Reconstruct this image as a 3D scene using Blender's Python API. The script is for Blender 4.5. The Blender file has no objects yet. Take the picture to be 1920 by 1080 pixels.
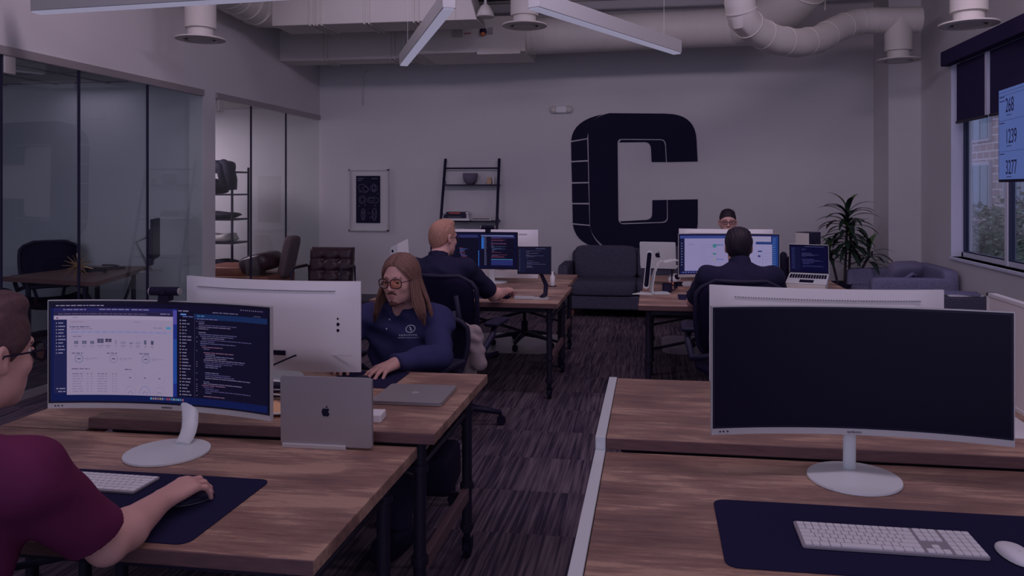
import bpy, bmesh, math, random
import numpy as np
from mathutils import Vector, Matrix, Euler
random.seed(7)
np.random.seed(7)
C = bpy.context.scene.collection
S = bpy.context.scene
PI = math.pi

# ------------------------------------------------------------------ camera, sky, lights, exposure
EYE = 1.52
YAW = math.atan((1225 - 1015) / 1450.0)
cam_d = bpy.data.cameras.new('camera')
cam_d.lens = 1450 / 1920 * 36
cam_d.sensor_width = 36
cam_d.sensor_fit = 'HORIZONTAL'
cam_d.shift_x = -(1015 - 960) / 1920
cam_d.shift_y = -(540 - 354) / 1920
cam_d.clip_start = 0.05
cam = bpy.data.objects.new('camera', cam_d)
cam.location = (0, 0, EYE)
cam.rotation_euler = (PI / 2, 0, YAW)
C.objects.link(cam)
S.camera = cam

LIT = (.254, .208, .294)          # colour of the room light
def lin(c):
    c = c / 255
    return c / 12.92 if c < .04045 else ((c + .055) / 1.055) ** 2.4

w = bpy.data.worlds.new('sky')
S.world = w
w.use_nodes = True
bg = w.node_tree.nodes['Background']
bg.inputs[0].default_value = (.235, .220, .345, 1)
bg.inputs[1].default_value = 2.3
S.view_settings.view_transform = 'Standard'
S.view_settings.look = 'None'
S.view_settings.exposure = 0
S.view_settings.gamma = 1
S.cycles.max_bounces = 8
S.cycles.transparent_max_bounces = 12
S.cycles.use_denoising = True

def area(name, loc, sx, sy, power, col=LIT, rot=(0, 0, 0)):
    l = bpy.data.lights.new(name, 'AREA')
    l.shape = 'RECTANGLE'; l.size = sx; l.size_y = sy
    l.energy = power
    m = max(col)
    l.color = tuple(c / m for c in col)
    o = bpy.data.objects.new(name, l)
    o.location = loc; o.rotation_euler = rot
    C.objects.link(o)
    return o
WARM = (.275, .208, .270)
# fill lights added over the hall, out of view and without fixtures
for i, (x, y, p) in enumerate([(-2.2, 1.4, 9), (-.6, 1.6, 11), (1.6, 1.9, 12), (-3.0, 4.6, 13), (-.4, 4.4, 20), (1.9, 4.8, 18), (-2.6, 7.2, 2), (.2, 7.2, 4)]):
    area('hall_fill_light', (x, y, 3.72), 1.7, .3, p, WARM if i % 2 else LIT, (math.radians(42) if 3 <= i <= 5 else 0, 0, 0))
area('small_office_fill', (-6.5, 8.8, 2.55), .8, .6, 26.0, WARM)  # added light without a fixture, brightens the small office
area('dark_office_fill', (-5.7, 6.9, 2.55), .8, .5, 1.05, LIT)  # weak added light, lifts the dark office interior

# ------------------------------------------------------------------ helpers
def setp(o, label=None, cat=None, group=None, kind=None):
    if label: o['label'] = label
    if cat: o['category'] = cat
    if group: o['group'] = group
    if kind: o['kind'] = kind
    return o
def thing(name, label, cat, loc=(0, 0, 0), rz=0, group=None):
    o = bpy.data.objects.new(name, None)
    o.empty_display_size = .1
    C.objects.link(o)
    o.location = loc; o.rotation_euler = (0, 0, rz)
    return setp(o, label, cat, group)
def kids(o):
    return [c for c in o.children]
def copy_tree(o, parent=None):
    c = o.copy(); C.objects.link(c); c.parent = parent
    for ch in kids(o):
        copy_tree(ch, c)
    return c
def dup(o, loc, rz, label, group=None):
    c = copy_tree(o); c.location = loc; c.rotation_euler = (0, 0, rz)
    c['label'] = label
    if group: c['group'] = group
    return c

class MB:
    """collects shapes for ONE mesh object"""
    def __init__(s):
        s.v = []; s.f = []; s.m = []
    def add(s, vs, fs, mi=0):
        n = len(s.v)
        s.v += [tuple(v) for v in vs]
        s.f += [tuple(n + i for i in f) for f in fs]
        s.m += [mi] * len(fs)
        return s
    def box(s, c, d, rz=0, mi=0, rot=None):
        M = rot if rot is not None else Matrix.Rotation(rz, 3, 'Z')
        c = Vector(c)
        vs = [c + M @ Vector((x * d[0] / 2, y * d[1] / 2, z * d[2] / 2)) for x in (-1, 1) for y in (-1, 1) for z in (-1, 1)]
        return s.add(vs, [(0, 1, 3, 2), (4, 6, 7, 5), (0, 4, 5, 1), (2, 3, 7, 6), (0, 2, 6, 4), (1, 5, 7, 3)], mi)
    def span(s, a, b, mi=0):
        return s.box([(a[i] + b[i]) / 2 for i in range(3)], [abs(b[i] - a[i]) for i in range(3)], mi=mi)
    def tube(s, pts, r, n=10, mi=0, cap=True, sq=1.0):
        pts = [Vector(p) for p in pts]
        rs = r if isinstance(r, (list, tuple)) else [r] * len(pts)
        t0 = (pts[1] - pts[0]).normalized()
        up = Vector((0, 0, 1)) if abs(t0.z) < .9 else Vector((0, 1, 0))
        nrm = t0.cross(up).normalized()
        vs = []; N = len(pts)
        for i, p in enumerate(pts):
            if i == 0: t = pts[1] - pts[0]
            elif i == N - 1: t = pts[-1] - pts[-2]
            else: t = (pts[i + 1] - p).normalized() + (p - pts[i - 1]).normalized()
            if t.length < 1e-9: t = t0
            t.normalize()
            nrm = (nrm - t * nrm.dot(t))
            if nrm.length < 1e-6: nrm = t.orthogonal()
            nrm.normalize()
            b = t.cross(nrm)
            for k in range(n):
                a = 2 * PI * k / n
                vs.append(p + (nrm * math.cos(a) + b * math.sin(a) * sq) * rs[i])
        fs = []
        for i in range(N - 1):
            for k in range(n):
                k2 = (k + 1) % n
                fs.append((i * n + k, i * n + k2, (i + 1) * n + k2, (i + 1) * n + k))
        if cap:
            fs.append(tuple(range(n - 1, -1, -1)))
            fs.append(tuple((N - 1) * n + k for k in range(n)))
        return s.add(vs, fs, mi)
    def lathe(s, prof, c=(0, 0, 0), n=28, mi=0, sx=1, sy=1, M=None):
        vs = []; fs = []
        for r, z in prof:
            for k in range(n):
                a = 2 * PI * k / n
                v = Vector((r * math.cos(a) * sx, r * math.sin(a) * sy, z))
                if M is not None: v = M @ v
                vs.append(v + Vector(c))
        for i in range(len(prof) - 1):
            for k in range(n):
                k2 = (k + 1) % n
                fs.append((i * n + k, i * n + k2, (i + 1) * n + k2, (i + 1) * n + k))
        fs.append(tuple(range(n - 1, -1, -1)))
        fs.append(tuple((len(prof) - 1) * n + k for k in range(n)))
        return s.add(vs, fs, mi)
    def prism(s, poly, z0, z1, mi=0, M=None, c=(0, 0, 0)):
        n = len(poly)
        vs = [Vector((x, y, z0)) for x, y in poly] + [Vector((x, y, z1)) for x, y in poly]
        if M is not None: vs = [M @ v for v in vs]
        vs = [v + Vector(c) for v in vs]
        fs = [tuple(range(n - 1, -1, -1)), tuple(range(n, 2 * n))]
        fs += [(k, (k + 1) % n, n + (k + 1) % n, n + k) for k in range(n)]
        return s.add(vs, fs, mi)
    def ball(s, c, r, n=16, mi=0, M=None):
        r = r if isinstance(r, (tuple, list)) else (r, r, r)
        m = n // 2; vs = []; fs = []
        for i in range(m + 1):
            ph = PI * i / m
            for k in range(n):
                a = 2 * PI * k / n
                v = Vector((r[0] * math.sin(ph) * math.cos(a), r[1] * math.sin(ph) * math.sin(a), r[2] * math.cos(ph)))
                if M is not None: v = M @ v
                vs.append(v + Vector(c))
        for i in range(m):
            for k in range(n):
                k2 = (k + 1) % n
                fs.append((i * n + k, (i + 1) * n + k, (i + 1) * n + k2, i * n + k2))
        return s.add(vs, fs, mi)
    def grid(s, P, mi=0, thick=None):
        """P[i][j] points; optional thickness vector gives the sheet a back"""
        ni = len(P); nj = len(P[0])
        vs = [Vector(P[i][j]) for i in range(ni) for j in range(nj)]
        fs = [(i * nj + j, i * nj + j + 1, (i + 1) * nj + j + 1, (i + 1) * nj + j) for i in range(ni - 1) for j in range(nj - 1)]
        if thick is not None:
            n0 = len(vs)
            vs += [v + Vector(thick) for v in vs]
            fs += [tuple(n0 + k for k in reversed(f)) for f in list(fs)]
            rim = [(i, 0) for i in range(ni)] + [(ni - 1, j) for j in range(1, nj)] + [(i, nj - 1) for i in range(ni - 2, -1, -1)] + [(0, j) for j in range(nj - 2, 0, -1)]
            ids = [i * nj + j for i, j in rim]
            fs += [(ids[k], ids[(k + 1) % len(ids)], n0 + ids[(k + 1) % len(ids)], n0 + ids[k]) for k in range(len(ids))]
        return s.add(vs, fs, mi)
    def build(s, name, mats, parent=None, smooth=False, bevel=0, loc=None, fix=True, seg=2):
        me = bpy.data.meshes.new(name)
        me.from_pydata([tuple(v) for v in s.v], [], s.f)
        mats = mats if isinstance(mats, (list, tuple)) else [mats]
        for m in mats: me.materials.append(m)
        me.polygons.foreach_set('material_index', s.m)
        if fix:
            bm = bmesh.new(); bm.from_mesh(me)
            bmesh.ops.recalc_face_normals(bm, faces=bm.faces)
            bm.to_mesh(me); bm.free()
        if smooth:
            me.polygons.foreach_set('use_smooth', [True] * len(me.polygons))
            if smooth == 'auto':
                me.set_sharp_from_angle(angle=math.radians(38))
        o = bpy.data.objects.new(name, me)
        C.objects.link(o)
        if parent is not None: o.parent = parent
        if loc is not None: o.location = loc
        if bevel:
            b = o.modifiers.new('bevel', 'BEVEL'); b.width = bevel; b.segments = seg; b.limit_method = 'ANGLE'; b.angle_limit = math.radians(50)
        return o
def rrect(w, h, r, n=5, cx=0, cy=0):
    out = []
    for (sx, sy, a0) in ((1, 1, 0), (-1, 1, 90), (-1, -1, 180), (1, -1, 270)):
        for k in range(n + 1):
            a = math.radians(a0 + 90 * k / n)
            out.append((cx + sx * (w / 2 - r) + r * math.cos(a), cy + sy * (h / 2 - r) + r * math.sin(a)))
    return out
def bez(p0, p1, p2, n=8):
    return [tuple((1 - t) ** 2 * a + 2 * t * (1 - t) * b + t * t * c for a, b, c in zip(p0, p1, p2)) for t in [i / n for i in range(n + 1)]]

# ------------------------------------------------------------------ materials
def mat(name, rgb=None, rough=.6, metal=0, spec=.4, emit=None, es=1, alb=None, coat=0):
    """rgb is the tone (0-255) the surface shows under the room light; alb gives the albedo itself"""
    m = bpy.data.materials.new(name); m.use_nodes = True
    b = m.node_tree.nodes['Principled BSDF']
    if alb is None and rgb is not None:
        alb = tuple(min(.88, lin(c) / l) for c, l in zip(rgb, LIT))
    if alb is None: alb = (0, 0, 0)
    b.inputs['Base Color'].default_value = (*alb, 1)
    b.inputs['Roughness'].default_value = rough
    b.inputs['Metallic'].default_value = metal
    b.inputs['Specular IOR Level'].default_value = spec
    b.inputs['Coat Weight'].default_value = coat
    if emit:
        b.inputs['Emission Color'].default_value = (lin(emit[0]), lin(emit[1]), lin(emit[2]), 1)
        b.inputs['Emission Strength'].default_value = es
    return m
def N(m, t): return m.node_tree.nodes.new(t)
def L(m, a, b): m.node_tree.links.new(a, b)
def noisy(m, scale, amt, stretch=(1, 1, 1), detail=4, bump=0, coord='Object'):
    """own-colour mottling plus optional bump"""
    nt = m.node_tree; b = nt.nodes['Principled BSDF']
    tc = N(m, 'ShaderNodeTexCoord'); mp = N(m, 'ShaderNodeMapping'); no = N(m, 'ShaderNodeTexNoise')
    mp.inputs['Scale'].default_value = stretch
    no.inputs['Scale'].default_value = scale; no.inputs['Detail'].default_value = detail
    L(m, tc.outputs[coord], mp.inputs[0]); L(m, mp.outputs[0], no.inputs['Vector'])
    c = b.inputs['Base Color'].default_value
    mx = N(m, 'ShaderNodeMix'); mx.data_type = 'RGBA'
    mx.inputs['A'].default_value = (*[v * (1 - amt) for v in c[:3]], 1)
    mx.inputs['B'].default_value = (*[min(.92, v * (1 + amt)) for v in c[:3]], 1)
    L(m, no.outputs['Fac'], mx.inputs['Factor']); L(m, mx.outputs['Result'], b.inputs['Base Color'])
    if bump:
        bp = N(m, 'ShaderNodeBump'); bp.inputs['Strength'].default_value = bump; bp.inputs['Distance'].default_value = .01
        L(m, no.outputs['Fac'], bp.inputs['Height']); L(m, bp.outputs[0], b.inputs['Normal'])
    return m

M = {}
M['wall'] = noisy(mat('wall_paint', alb=(.70, .70, .70), rough=.85, spec=.2), 3, .03)
M['wall_low'] = noisy(mat('office_paint', alb=(.62, .64, .66), rough=.85, spec=.2), 3, .03)
M['white'] = mat('white_plastic', (132, 123, 141), .45)
M['white_m'] = mat('white_metal', (122, 114, 133), .35, spec=.6)
M['duct'] = noisy(mat('duct_paint', (114, 103, 117), .55), 6, .04)
M['silver'] = mat('aluminium', (112, 101, 117), .38, metal=.35, spec=.6)
M['darksilver'] = mat('dark_aluminium', (92, 81, 96), .42, metal=.45, spec=.6)
M['black'] = mat('black_plastic', alb=(.018, .014, .045), rough=.5, spec=.3)
M['blackm'] = mat('black_pipe', alb=(.018, .014, .034), rough=.5, spec=.45)
M['rubber'] = mat('black_rubber', alb=(.012, .009, .03), rough=.7, spec=.2)
M['mesh'] = mat('chair_mesh_fabric', alb=(.012, .009, .032), rough=.85, spec=.1)
M['navyblk'] = mat('mural_black', alb=(.014, .012, .042), rough=.75, spec=.15)
M['mat'] = noisy(mat('desk_mat_felt', alb=(.024, .022, .062), rough=.95, spec=.05), 400, .2)
M['bezel'] = mat('screen_bezel', alb=(.01, .008, .03), rough=.35, spec=.3)
M['offscreen'] = mat('dark_screen', alb=(.007, .005, .022), rough=.33, spec=.16)
M['skin'] = noisy(mat('skin', alb=(.74, .42, .36), rough=.5, spec=.35), 9, .07)
M['hair_long'] = noisy(mat('brown_hair', alb=(.25, .13, .10), rough=.5, spec=.4), 90, .4, (1, 1, .1))
M['hair_dark'] = noisy(mat('dark_hair', alb=(.018, .011, .022), rough=.55, spec=.35), 90, .35)
M['hair_brown'] = noisy(mat('short_brown_hair', alb=(.12, .065, .07), rough=.6, spec=.3), 90, .35)
M['hair_blond'] = noisy(mat('ginger_blond_hair', alb=(.52, .27, .19), rough=.6, spec=.3), 60, .3)
M['leather'] = noisy(mat('dark_leather', alb=(.05, .024, .034), rough=.32, spec=.5), 30, .3)
M['tan'] = noisy(mat('tan_leather', alb=(.30, .11, .07), rough=.45, spec=.4), 20, .25)
M['walnut'] = noisy(mat('walnut_wood', alb=(.26, .11, .08), rough=.5), 12, .3, (1, 6, 6))
M['sofa'] = noisy(mat('grey_sofa_weave', alb=(.095, .09, .135), rough=.95, spec=.05), 55, .45, detail=6, bump=.3)
M['sofa2'] = noisy(mat('light_grey_sofa_weave', alb=(.23, .23, .36), rough=.95, spec=.05), 60, .35, detail=6, bump=.3)
M['paper'] = mat('paper', (138, 129, 148), .8, spec=.1)
M['leaf'] = noisy(mat('dracaena_leaf', alb=(.02, .042, .03), rough=.4, spec=.5), 20, .5)
M['leaf2'] = noisy(mat('young_leaf', alb=(.10, .20, .06), rough=.4, spec=.5), 20, .4)
M['bark'] = mat('cane_bark', alb=(.05, .035, .05), rough=.9)
M['rail'] = mat('brown_rail', alb=(.17, .10, .11), rough=.6)
M['chairmat'] = mat('clear_chair_mat', alb=(.25, .22, .26), rough=.35, spec=.5)
M['blind'] = mat('blind_fabric', alb=(.045, .035, .10), rough=.9, spec=.05)
M['frame_w'] = mat('window_frame_white', alb=(.72, .76, .9), rough=.5)
M['frame_d'] = mat('window_seal_dark', alb=(.03, .04, .09), rough=.5)
M['gold'] = mat('brass', alb=(.75, .5, .25), rough=.3, metal=.9)
M['glasslens'] = None

def glass(name, tint, refl=1.0, rough=0.0):
    m = bpy.data.materials.new(name); m.use_nodes = True
    nt = m.node_tree; nt.nodes.remove(nt.nodes['Principled BSDF'])
    out = nt.nodes['Material Output']
    t = N(m, 'ShaderNodeBsdfTransparent'); t.inputs[0].default_value = (*tint, 1)
    g = N(m, 'ShaderNodeBsdfGlossy'); g.inputs['Color'].default_value = (1, 1, 1, 1); g.inputs['Roughness'].default_value = rough
    fr = N(m, 'ShaderNodeFresnel'); fr.inputs['IOR'].default_value = 1.5
    mu = N(m, 'ShaderNodeMath'); mu.operation = 'MULTIPLY'; mu.inputs[1].default_value = refl
    L(m, fr.outputs[0], mu.inputs[0])
    mx = N(m, 'ShaderNodeMixShader')
    L(m, mu.outputs[0], mx.inputs[0]); L(m, t.outputs[0], mx.inputs[1]); L(m, g.outputs[0], mx.inputs[2])
    L(m, mx.outputs[0], out.inputs[0])
    return m
M['glass'] = glass('partition_glass', (.90, .94, .93), .14)
M['pane'] = glass('window_glass', (.92, .95, .98), .6)
M['lens'] = glass('spectacle_lens', (.75, .7, .75), .8)
M['lens_tint'] = glass('tinted_lens', (.92, .76, .64), .4)

def wood_mat():
    m = mat('desk_wood', alb=(.5, .3, .22), rough=.42, spec=.4)
    b = m.node_tree.nodes['Principled BSDF']
    tc = N(m, 'ShaderNodeTexCoord')
    def noise(sc, stretch, det=6, dist=0):
        mp = N(m, 'ShaderNodeMapping'); mp.inputs['Scale'].default_value = stretch
        no = N(m, 'ShaderNodeTexNoise'); no.inputs['Scale'].default_value = sc; no.inputs['Detail'].default_value = det
        no.inputs['Distortion'].default_value = dist
        L(m, tc.outputs['Object'], mp.inputs[0]); L(m, mp.outputs[0], no.inputs['Vector'])
        return no.outputs['Fac']
    n1 = noise(2.2, (1, 2.8, 2.8), 6, .6)       # broad darker bands
    n2 = noise(6, (1, 12, 12), 8, .5)          # grain
    n3 = noise(30, (1.2, 20, 20), 4)
    add = N(m, 'ShaderNodeMath'); add.operation = 'MULTIPLY_ADD'; add.inputs[1].default_value = .55
    L(m, n2, add.inputs[0]); L(m, n1, add.inputs[2])
    ad2 = N(m, 'ShaderNodeMath'); ad2.operation = 'MULTIPLY_ADD'; ad2.inputs[1].default_value = .3
    L(m, n3, ad2.inputs[0]); L(m, add.outputs[0], ad2.inputs[2])
    r = N(m, 'ShaderNodeValToRGB'); e = r.color_ramp.elements
    e[0].position = .62; e[0].color = (.15, .08, .072, 1)
    e[1].position = 1.18; e[1].color = (.54, .34, .24, 1)
    x = e.new(.86); x.color = (.29, .168, .13, 1)
    x = e.new(.98); x.color = (.40, .24, .177, 1)
    L(m, ad2.outputs[0], r.inputs[0])
    # plank joints every 15 cm
    sp = N(m, 'ShaderNodeSeparateXYZ'); L(m, tc.outputs['Object'], sp.inputs[0])
    dv = N(m, 'ShaderNodeMath'); dv.operation = 'DIVIDE'; dv.inputs[1].default_value = .193
    L(m, sp.outputs['Y'], dv.inputs[0])
    fr = N(m, 'ShaderNodeMath'); fr.operation = 'FRACT'; L(m, dv.outputs[0], fr.inputs[0])
    lt = N(m, 'ShaderNodeMath'); lt.operation = 'LESS_THAN'; lt.inputs[1].default_value = .014
    L(m, fr.outputs[0], lt.inputs[0])
    mu = N(m, 'ShaderNodeMath'); mu.operation = 'MULTIPLY'; mu.inputs[1].default_value = .45
    L(m, lt.outputs[0], mu.inputs[0])
    mx = N(m, 'ShaderNodeMix'); mx.data_type = 'RGBA'; mx.inputs['B'].default_value = (.11, .06, .06, 1)
    L(m, mu.outputs[0], mx.inputs['Factor']); L(m, r.outputs[0], mx.inputs['A']); L(m, mx.outputs['Result'], b.inputs['Base Color'])
    return m
M['wood'] = wood_mat()
M['wood_front_shade'] = noisy(mat('desk_wood_front_shade', alb=(.16, .085, .085), rough=.6), 14, .4, (1, 1, 8))  # front edge wood, its shade put into the darker colour

def carpet_mat():
    m = mat('striped_carpet_tile', alb=(.1, .08, .12), rough=.95, spec=.05)
    b = m.node_tree.nodes['Principled BSDF']
    tc = N(m, 'ShaderNodeTexCoord')
    sp = N(m, 'ShaderNodeSeparateXYZ'); L(m, tc.outputs['Object'], sp.inputs[0])
    def math_(op, a, v=None, c=None):
        n = N(m, 'ShaderNodeMath'); n.operation = op
        L(m, a, n.inputs[0])
        if v is not None:
            if isinstance(v, (int, float)): n.inputs[1].default_value = v
            else: L(m, v, n.inputs[1])
        if c is not None: n.inputs[2].default_value = c
        return n.outputs[0]
    ty = math_('FLOOR', math_('DIVIDE', sp.outputs['Y'], .48))
    off = math_('MULTIPLY', math_('FRACT', math_('MULTIPLY', ty, .37)), .24)
    xs = math_('ADD', sp.outputs['X'], off)
    tx = math_('FLOOR', math_('DIVIDE', xs, .24))
    cb = N(m, 'ShaderNodeCombineXYZ'); L(m, tx, cb.inputs[0]); L(m, ty, cb.inputs[1])
    wn = N(m, 'ShaderNodeTexWhiteNoise'); L(m, cb.outputs[0], wn.inputs['Vector'])
    cb2 = N(m, 'ShaderNodeCombineXYZ')
    L(m, math_('MULTIPLY', sp.outputs['X'], 75), cb2.inputs[0]); L(m, math_('MULTIPLY', sp.outputs['Y'], 2.2), cb2.inputs[1]); L(m, math_('MULTIPLY', wn.outputs['Value'], 40), cb2.inputs[2])
    no = N(m, 'ShaderNodeTexNoise'); no.inputs['Scale'].default_value = 1; no.inputs['Detail'].default_value = 3
    L(m, cb2.outputs[0], no.inputs['Vector'])
    v = math_('MULTIPLY_ADD', wn.outputs['Value'], .10, 0)
    sm = N(m, 'ShaderNodeMath'); sm.operation = 'ADD'; L(m, no.outputs['Fac'], sm.inputs[0]); L(m, v, sm.inputs[1])
    r = N(m, 'ShaderNodeValToRGB'); e = r.color_ramp.elements
    e[0].position = .42; e[0].color = (.046, .036, .060, 1)
    e[1].position = .74; e[1].color = (.19, .145, .175, 1)
    x = e.new(.56); x.color = (.105, .08, .105, 1)
    L(m, sm.outputs[0], r.inputs[0]); L(m, r.outputs[0], b.inputs['Base Color'])
    return m
M['carpet'] = carpet_mat()
# ------------------------------------------------------------------ the room shell
XL, XR, YB, ZC = -4.5, 3.034, 10.0, 3.95
def st(name, mb, m, **k):
    return setp(mb.build(name, m, **k), kind='structure')
st('floor', MB().span((-8, -2.5, -.1), (3.2, 10.2, 0)), M['carpet'])
st('wall_back', MB().span((-8, YB, 0), (3.2, YB + .15, ZC)), M['wall'])
M['deck'] = noisy(mat('dark_ceiling_deck', alb=(.035, .022, .035), rough=.9), 2, .4)
st('ceiling', MB().span((-4.6, -2.5, ZC), (3.2, 10.2, ZC + .12)), M['deck'])
wl = MB()
wl.span((XL - .15, -2.5, 2.52), (XL, YB, ZC))          # over the glass
wl.span((XL - .15, 7.235, 0), (XL, 7.46, 2.52))         # pier between the two glass fronts
wl.span((XL - .15, -2.5, 0), (XL, 3.0, 2.52))
st('wall_left', wl, M['wall'])
st('wall_office', MB().span((-8, 7.30, 0), (XL - .15, 7.42, 2.72)).span((-8.1, 1.5, 0), (-8, 7.3, 2.72)), M['wall_low'])
st('wall_small_office', MB().span((-7.1, 7.42, 0), (-7.0, YB, 2.72)), M['wall_low'])
st('ceiling_office', MB().span((-8, 2.9, 2.62), (XL - .15, YB, 2.72)), mat('office_ceiling_tile', (96, 86, 98), .9))
# tile seams of the office ceiling
sm = MB()
for y in (4.2, 4.8, 5.4, 6.0, 6.6, 7.2): sm.span((-8, y, 2.612), (XL - .15, y + .02, 2.62))
for x in (-7.4, -6.8, -6.2, -5.6, -5.0): sm.span((x, 2.9, 2.612), (x + .02, 7.3, 2.62))
st('trim_7', sm, mat('ceiling_grid', (70, 62, 76), .7))
# right wall with its window opening
YW0, YW1, ZW0, ZW1 = 3.6, 8.489, .824, 2.86
wr = MB()
wr.span((XR, 8.489, 0), (XR + .2, YB, ZC)).span((XR, -2.5, 0), (XR + .2, YW0, ZC))
wr.span((XR, YW0, 0), (XR + .2, YW1, ZW0)).span((XR, YW0, ZW1), (XR + .2, YW1, ZC))
st('wall_right', wr, M['wall'])
st('trim_1', MB().span((2.681, 9.388, 0), (XR, YB, ZC)), M['wall'])      # corner column
st('trim_2', MB().span((XR - .02, YW0, ZW0 - .03), (XR + .17, YW1, ZW0)), M['frame_w'], bevel=.004)   # sill
# window: white frame, dark seals, mullions and panes
fw = MB(); XF = XR + .10
fw.span((XF, YW1 - .05, ZW0), (XF + .06, YW1, ZW1)).span((XF, YW0, ZW0), (XF + .06, YW1, ZW0 + .05)).span((XF, YW0, ZW1 - .05), (XF + .06, YW1, ZW1))
for y in (7.42, 6.35, 5.3, 4.3): fw.span((XF - .01, y, ZW0), (XF + .06, y + .06, ZW1))
win = setp(fw.build('window_1', M['frame_w'], bevel=.004), kind='structure')
sd = MB()
ys = [YW1 - .05, 7.48, 7.42, 6.41, 6.35, 5.36, 5.3, 4.36]
for a, b in ((8.439, 7.48), (7.42, 6.41), (6.35, 5.36), (5.3, 4.36)):
    sd.span((XF + .0, a - .012, ZW0 + .05), (XF + .05, a, ZW1 - .05)).span((XF + .0, b, ZW0 + .05), (XF + .05, b + .012, ZW1 - .05)).span((XF, b, ZW0 + .05), (XF + .05, a, ZW0 + .062))
sd.build('window_seal', M['frame_d'], win)
pn = MB()
for a, b in ((8.427, 7.492), (7.408, 6.422), (6.338, 5.372), (5.288, 4.372)):
    pn.span((XF + .025, b, ZW0 + .062), (XF + .031, a, ZW1 - .05))
pn.build('pane', M['pane'], win)
# window reveal lining (cool white plaster)
st('trim_3', MB().span((XR, YW1 - .006, ZW0), (XF, YW1, ZW1)).span((XR - .0, YW0, ZW1 - .006), (XF, YW1, ZW1)), M['frame_w'])
# baseboards
st('baseboard_back', MB().span((-4.5, YB - .015, 0), (2.68, YB, .1)), mat('baseboard_grey', (58, 52, 66), .6))
st('baseboard_right', MB().span((XR - .015, -2, 0), (XR, 9.38, .1)), bpy.data.materials['baseboard_grey'])

# ---- glazed fronts on the left: header track, panes, joints, door fittings
def glass_front(nm, y0, y1, joints, fits):
    h = MB()
    h.span((XL - .03, y0, 2.455), (XL + .02, y1, 2.52))
    fr = setp(h.build(nm, M['darksilver'], bevel=.004), kind='structure')
    MB().span((XL - .02, y0, 0), (XL + .01, y1, .05)).build('floor_track', M['darksilver'], fr)
    e = [y0] + joints + [y1]
    for a, b in zip(e, e[1:]):
        MB().span((XL - .012, a + .006, .05), (XL, b - .006, 2.455)).build('pane', M['glass'], fr)
    for y, wd in [(j, .007) for j in joints]:
        MB().span((XL - .014, y - wd, .05), (XL + .002, y + wd, 2.455)).build('joint_seal', M['black'], fr)
    for y in fits:
        MB().span((XL - .02, y - .05, 2.33), (XL + .012, y + .05, 2.46)).build('patch_fitting', M['silver'], fr, bevel=.004)
    return fr
glass_front('window_2', 3.0, 7.235, [4.80, 5.54, 6.38], [4.86])
glass_front('window_3', 7.46, 9.985, [8.19, 9.03], [7.55])

# ---- roller blinds
vb = thing('roller_blind', 'black roller blinds under a long dark valance, half lowered over the window', 'blind', (XR, 6, 2.8))
MB().span((-.10, -2.3, -.02), (-.0, 2.50, .13)).build('valance', M['blind'], vb, bevel=.01)
for a, b in ((1.66, 2.37), (-.6, 1.585), (-2.2, -.66)):
    s_ = MB().span((.012, a, -.60), (.018, b, -.02)).build('shade', M['blind'], vb)
    MB().span((.002, a, -.62), (.026, b, -.595)).build('hem_bar', M['blackm'], s_)
MB().span((-.01, 1.60, -.60), (.02, 1.645, -.02)).build('guide_channel', M['frame_w'], vb)

# ---- outdoors: brick building with bluish glass, lawn and shrubs
def brick_mat():
    m = mat('pale_brick', alb=(.5, .42, .42), rough=.9)
    b = m.node_tree.nodes['Principled BSDF']
    tc = N(m, 'ShaderNodeTexCoord'); mp = N(m, 'ShaderNodeMapping'); mp.inputs['Rotation'].default_value = (PI / 2, 0, PI / 2)
    br = N(m, 'ShaderNodeTexBrick')
    br.inputs['Color1'].default_value = (.42, .33, .34, 1); br.inputs['Color2'].default_value = (.52, .43, .42, 1); br.inputs['Mortar'].default_value = (.75, .72, .75, 1)
    br.inputs['Scale'].default_value = 1.0; br.inputs['Mortar Size'].default_value = .03
    br.inputs['Brick Width'].default_value = .62; br.inputs['Row Height'].default_value = .30
    sp = N(m, 'ShaderNodeSeparateXYZ'); cb = N(m, 'ShaderNodeCombineXYZ')
    L(m, tc.outputs['Object'], sp.inputs[0]); L(m, sp.outputs['Y'], cb.inputs[0]); L(m, sp.outputs['Z'], cb.inputs[1])
    L(m, cb.outputs[0], br.inputs['Vector']); L(m, br.outputs['Color'], b.inputs['Base Color'])
    return m
bld = thing('office_building', 'pale brick building with bluish glass bays seen outside the window', 'building', (13, 20, 0))
MB().span((0, -22, -1), (4, 17, 9)).build('wall', brick_mat(), bld)
teal = mat('facade_glass', alb=(.22, .36, .44), rough=.3, spec=.6)
pale = mat('facade_panel', alb=(.62, .62, .70), rough=.7)
for k in range(10):
    y = -18.4 + 3.4 * k
    for z in (.6, 3.4, 6.2):
        f_ = MB().span((-.12, y, z), (0, y + 2.2, z + 2.0)).build('window', pale, bld)
        pm = MB()
        for j in range(3): pm.span((-.15, y + .08 + j * .7, z + .1), (-.11, y + .68 + j * .7, z + 1.85))
        pm.build('pane', teal, f_)
setp(MB().span((3.3, -4, -.3), (13, 34, -.1)).build('lawn', mat('lawn_green', alb=(.08, .14, .07), rough=1)), 'green lawn outside between the window and the brick building', 'lawn', kind='stuff')
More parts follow.
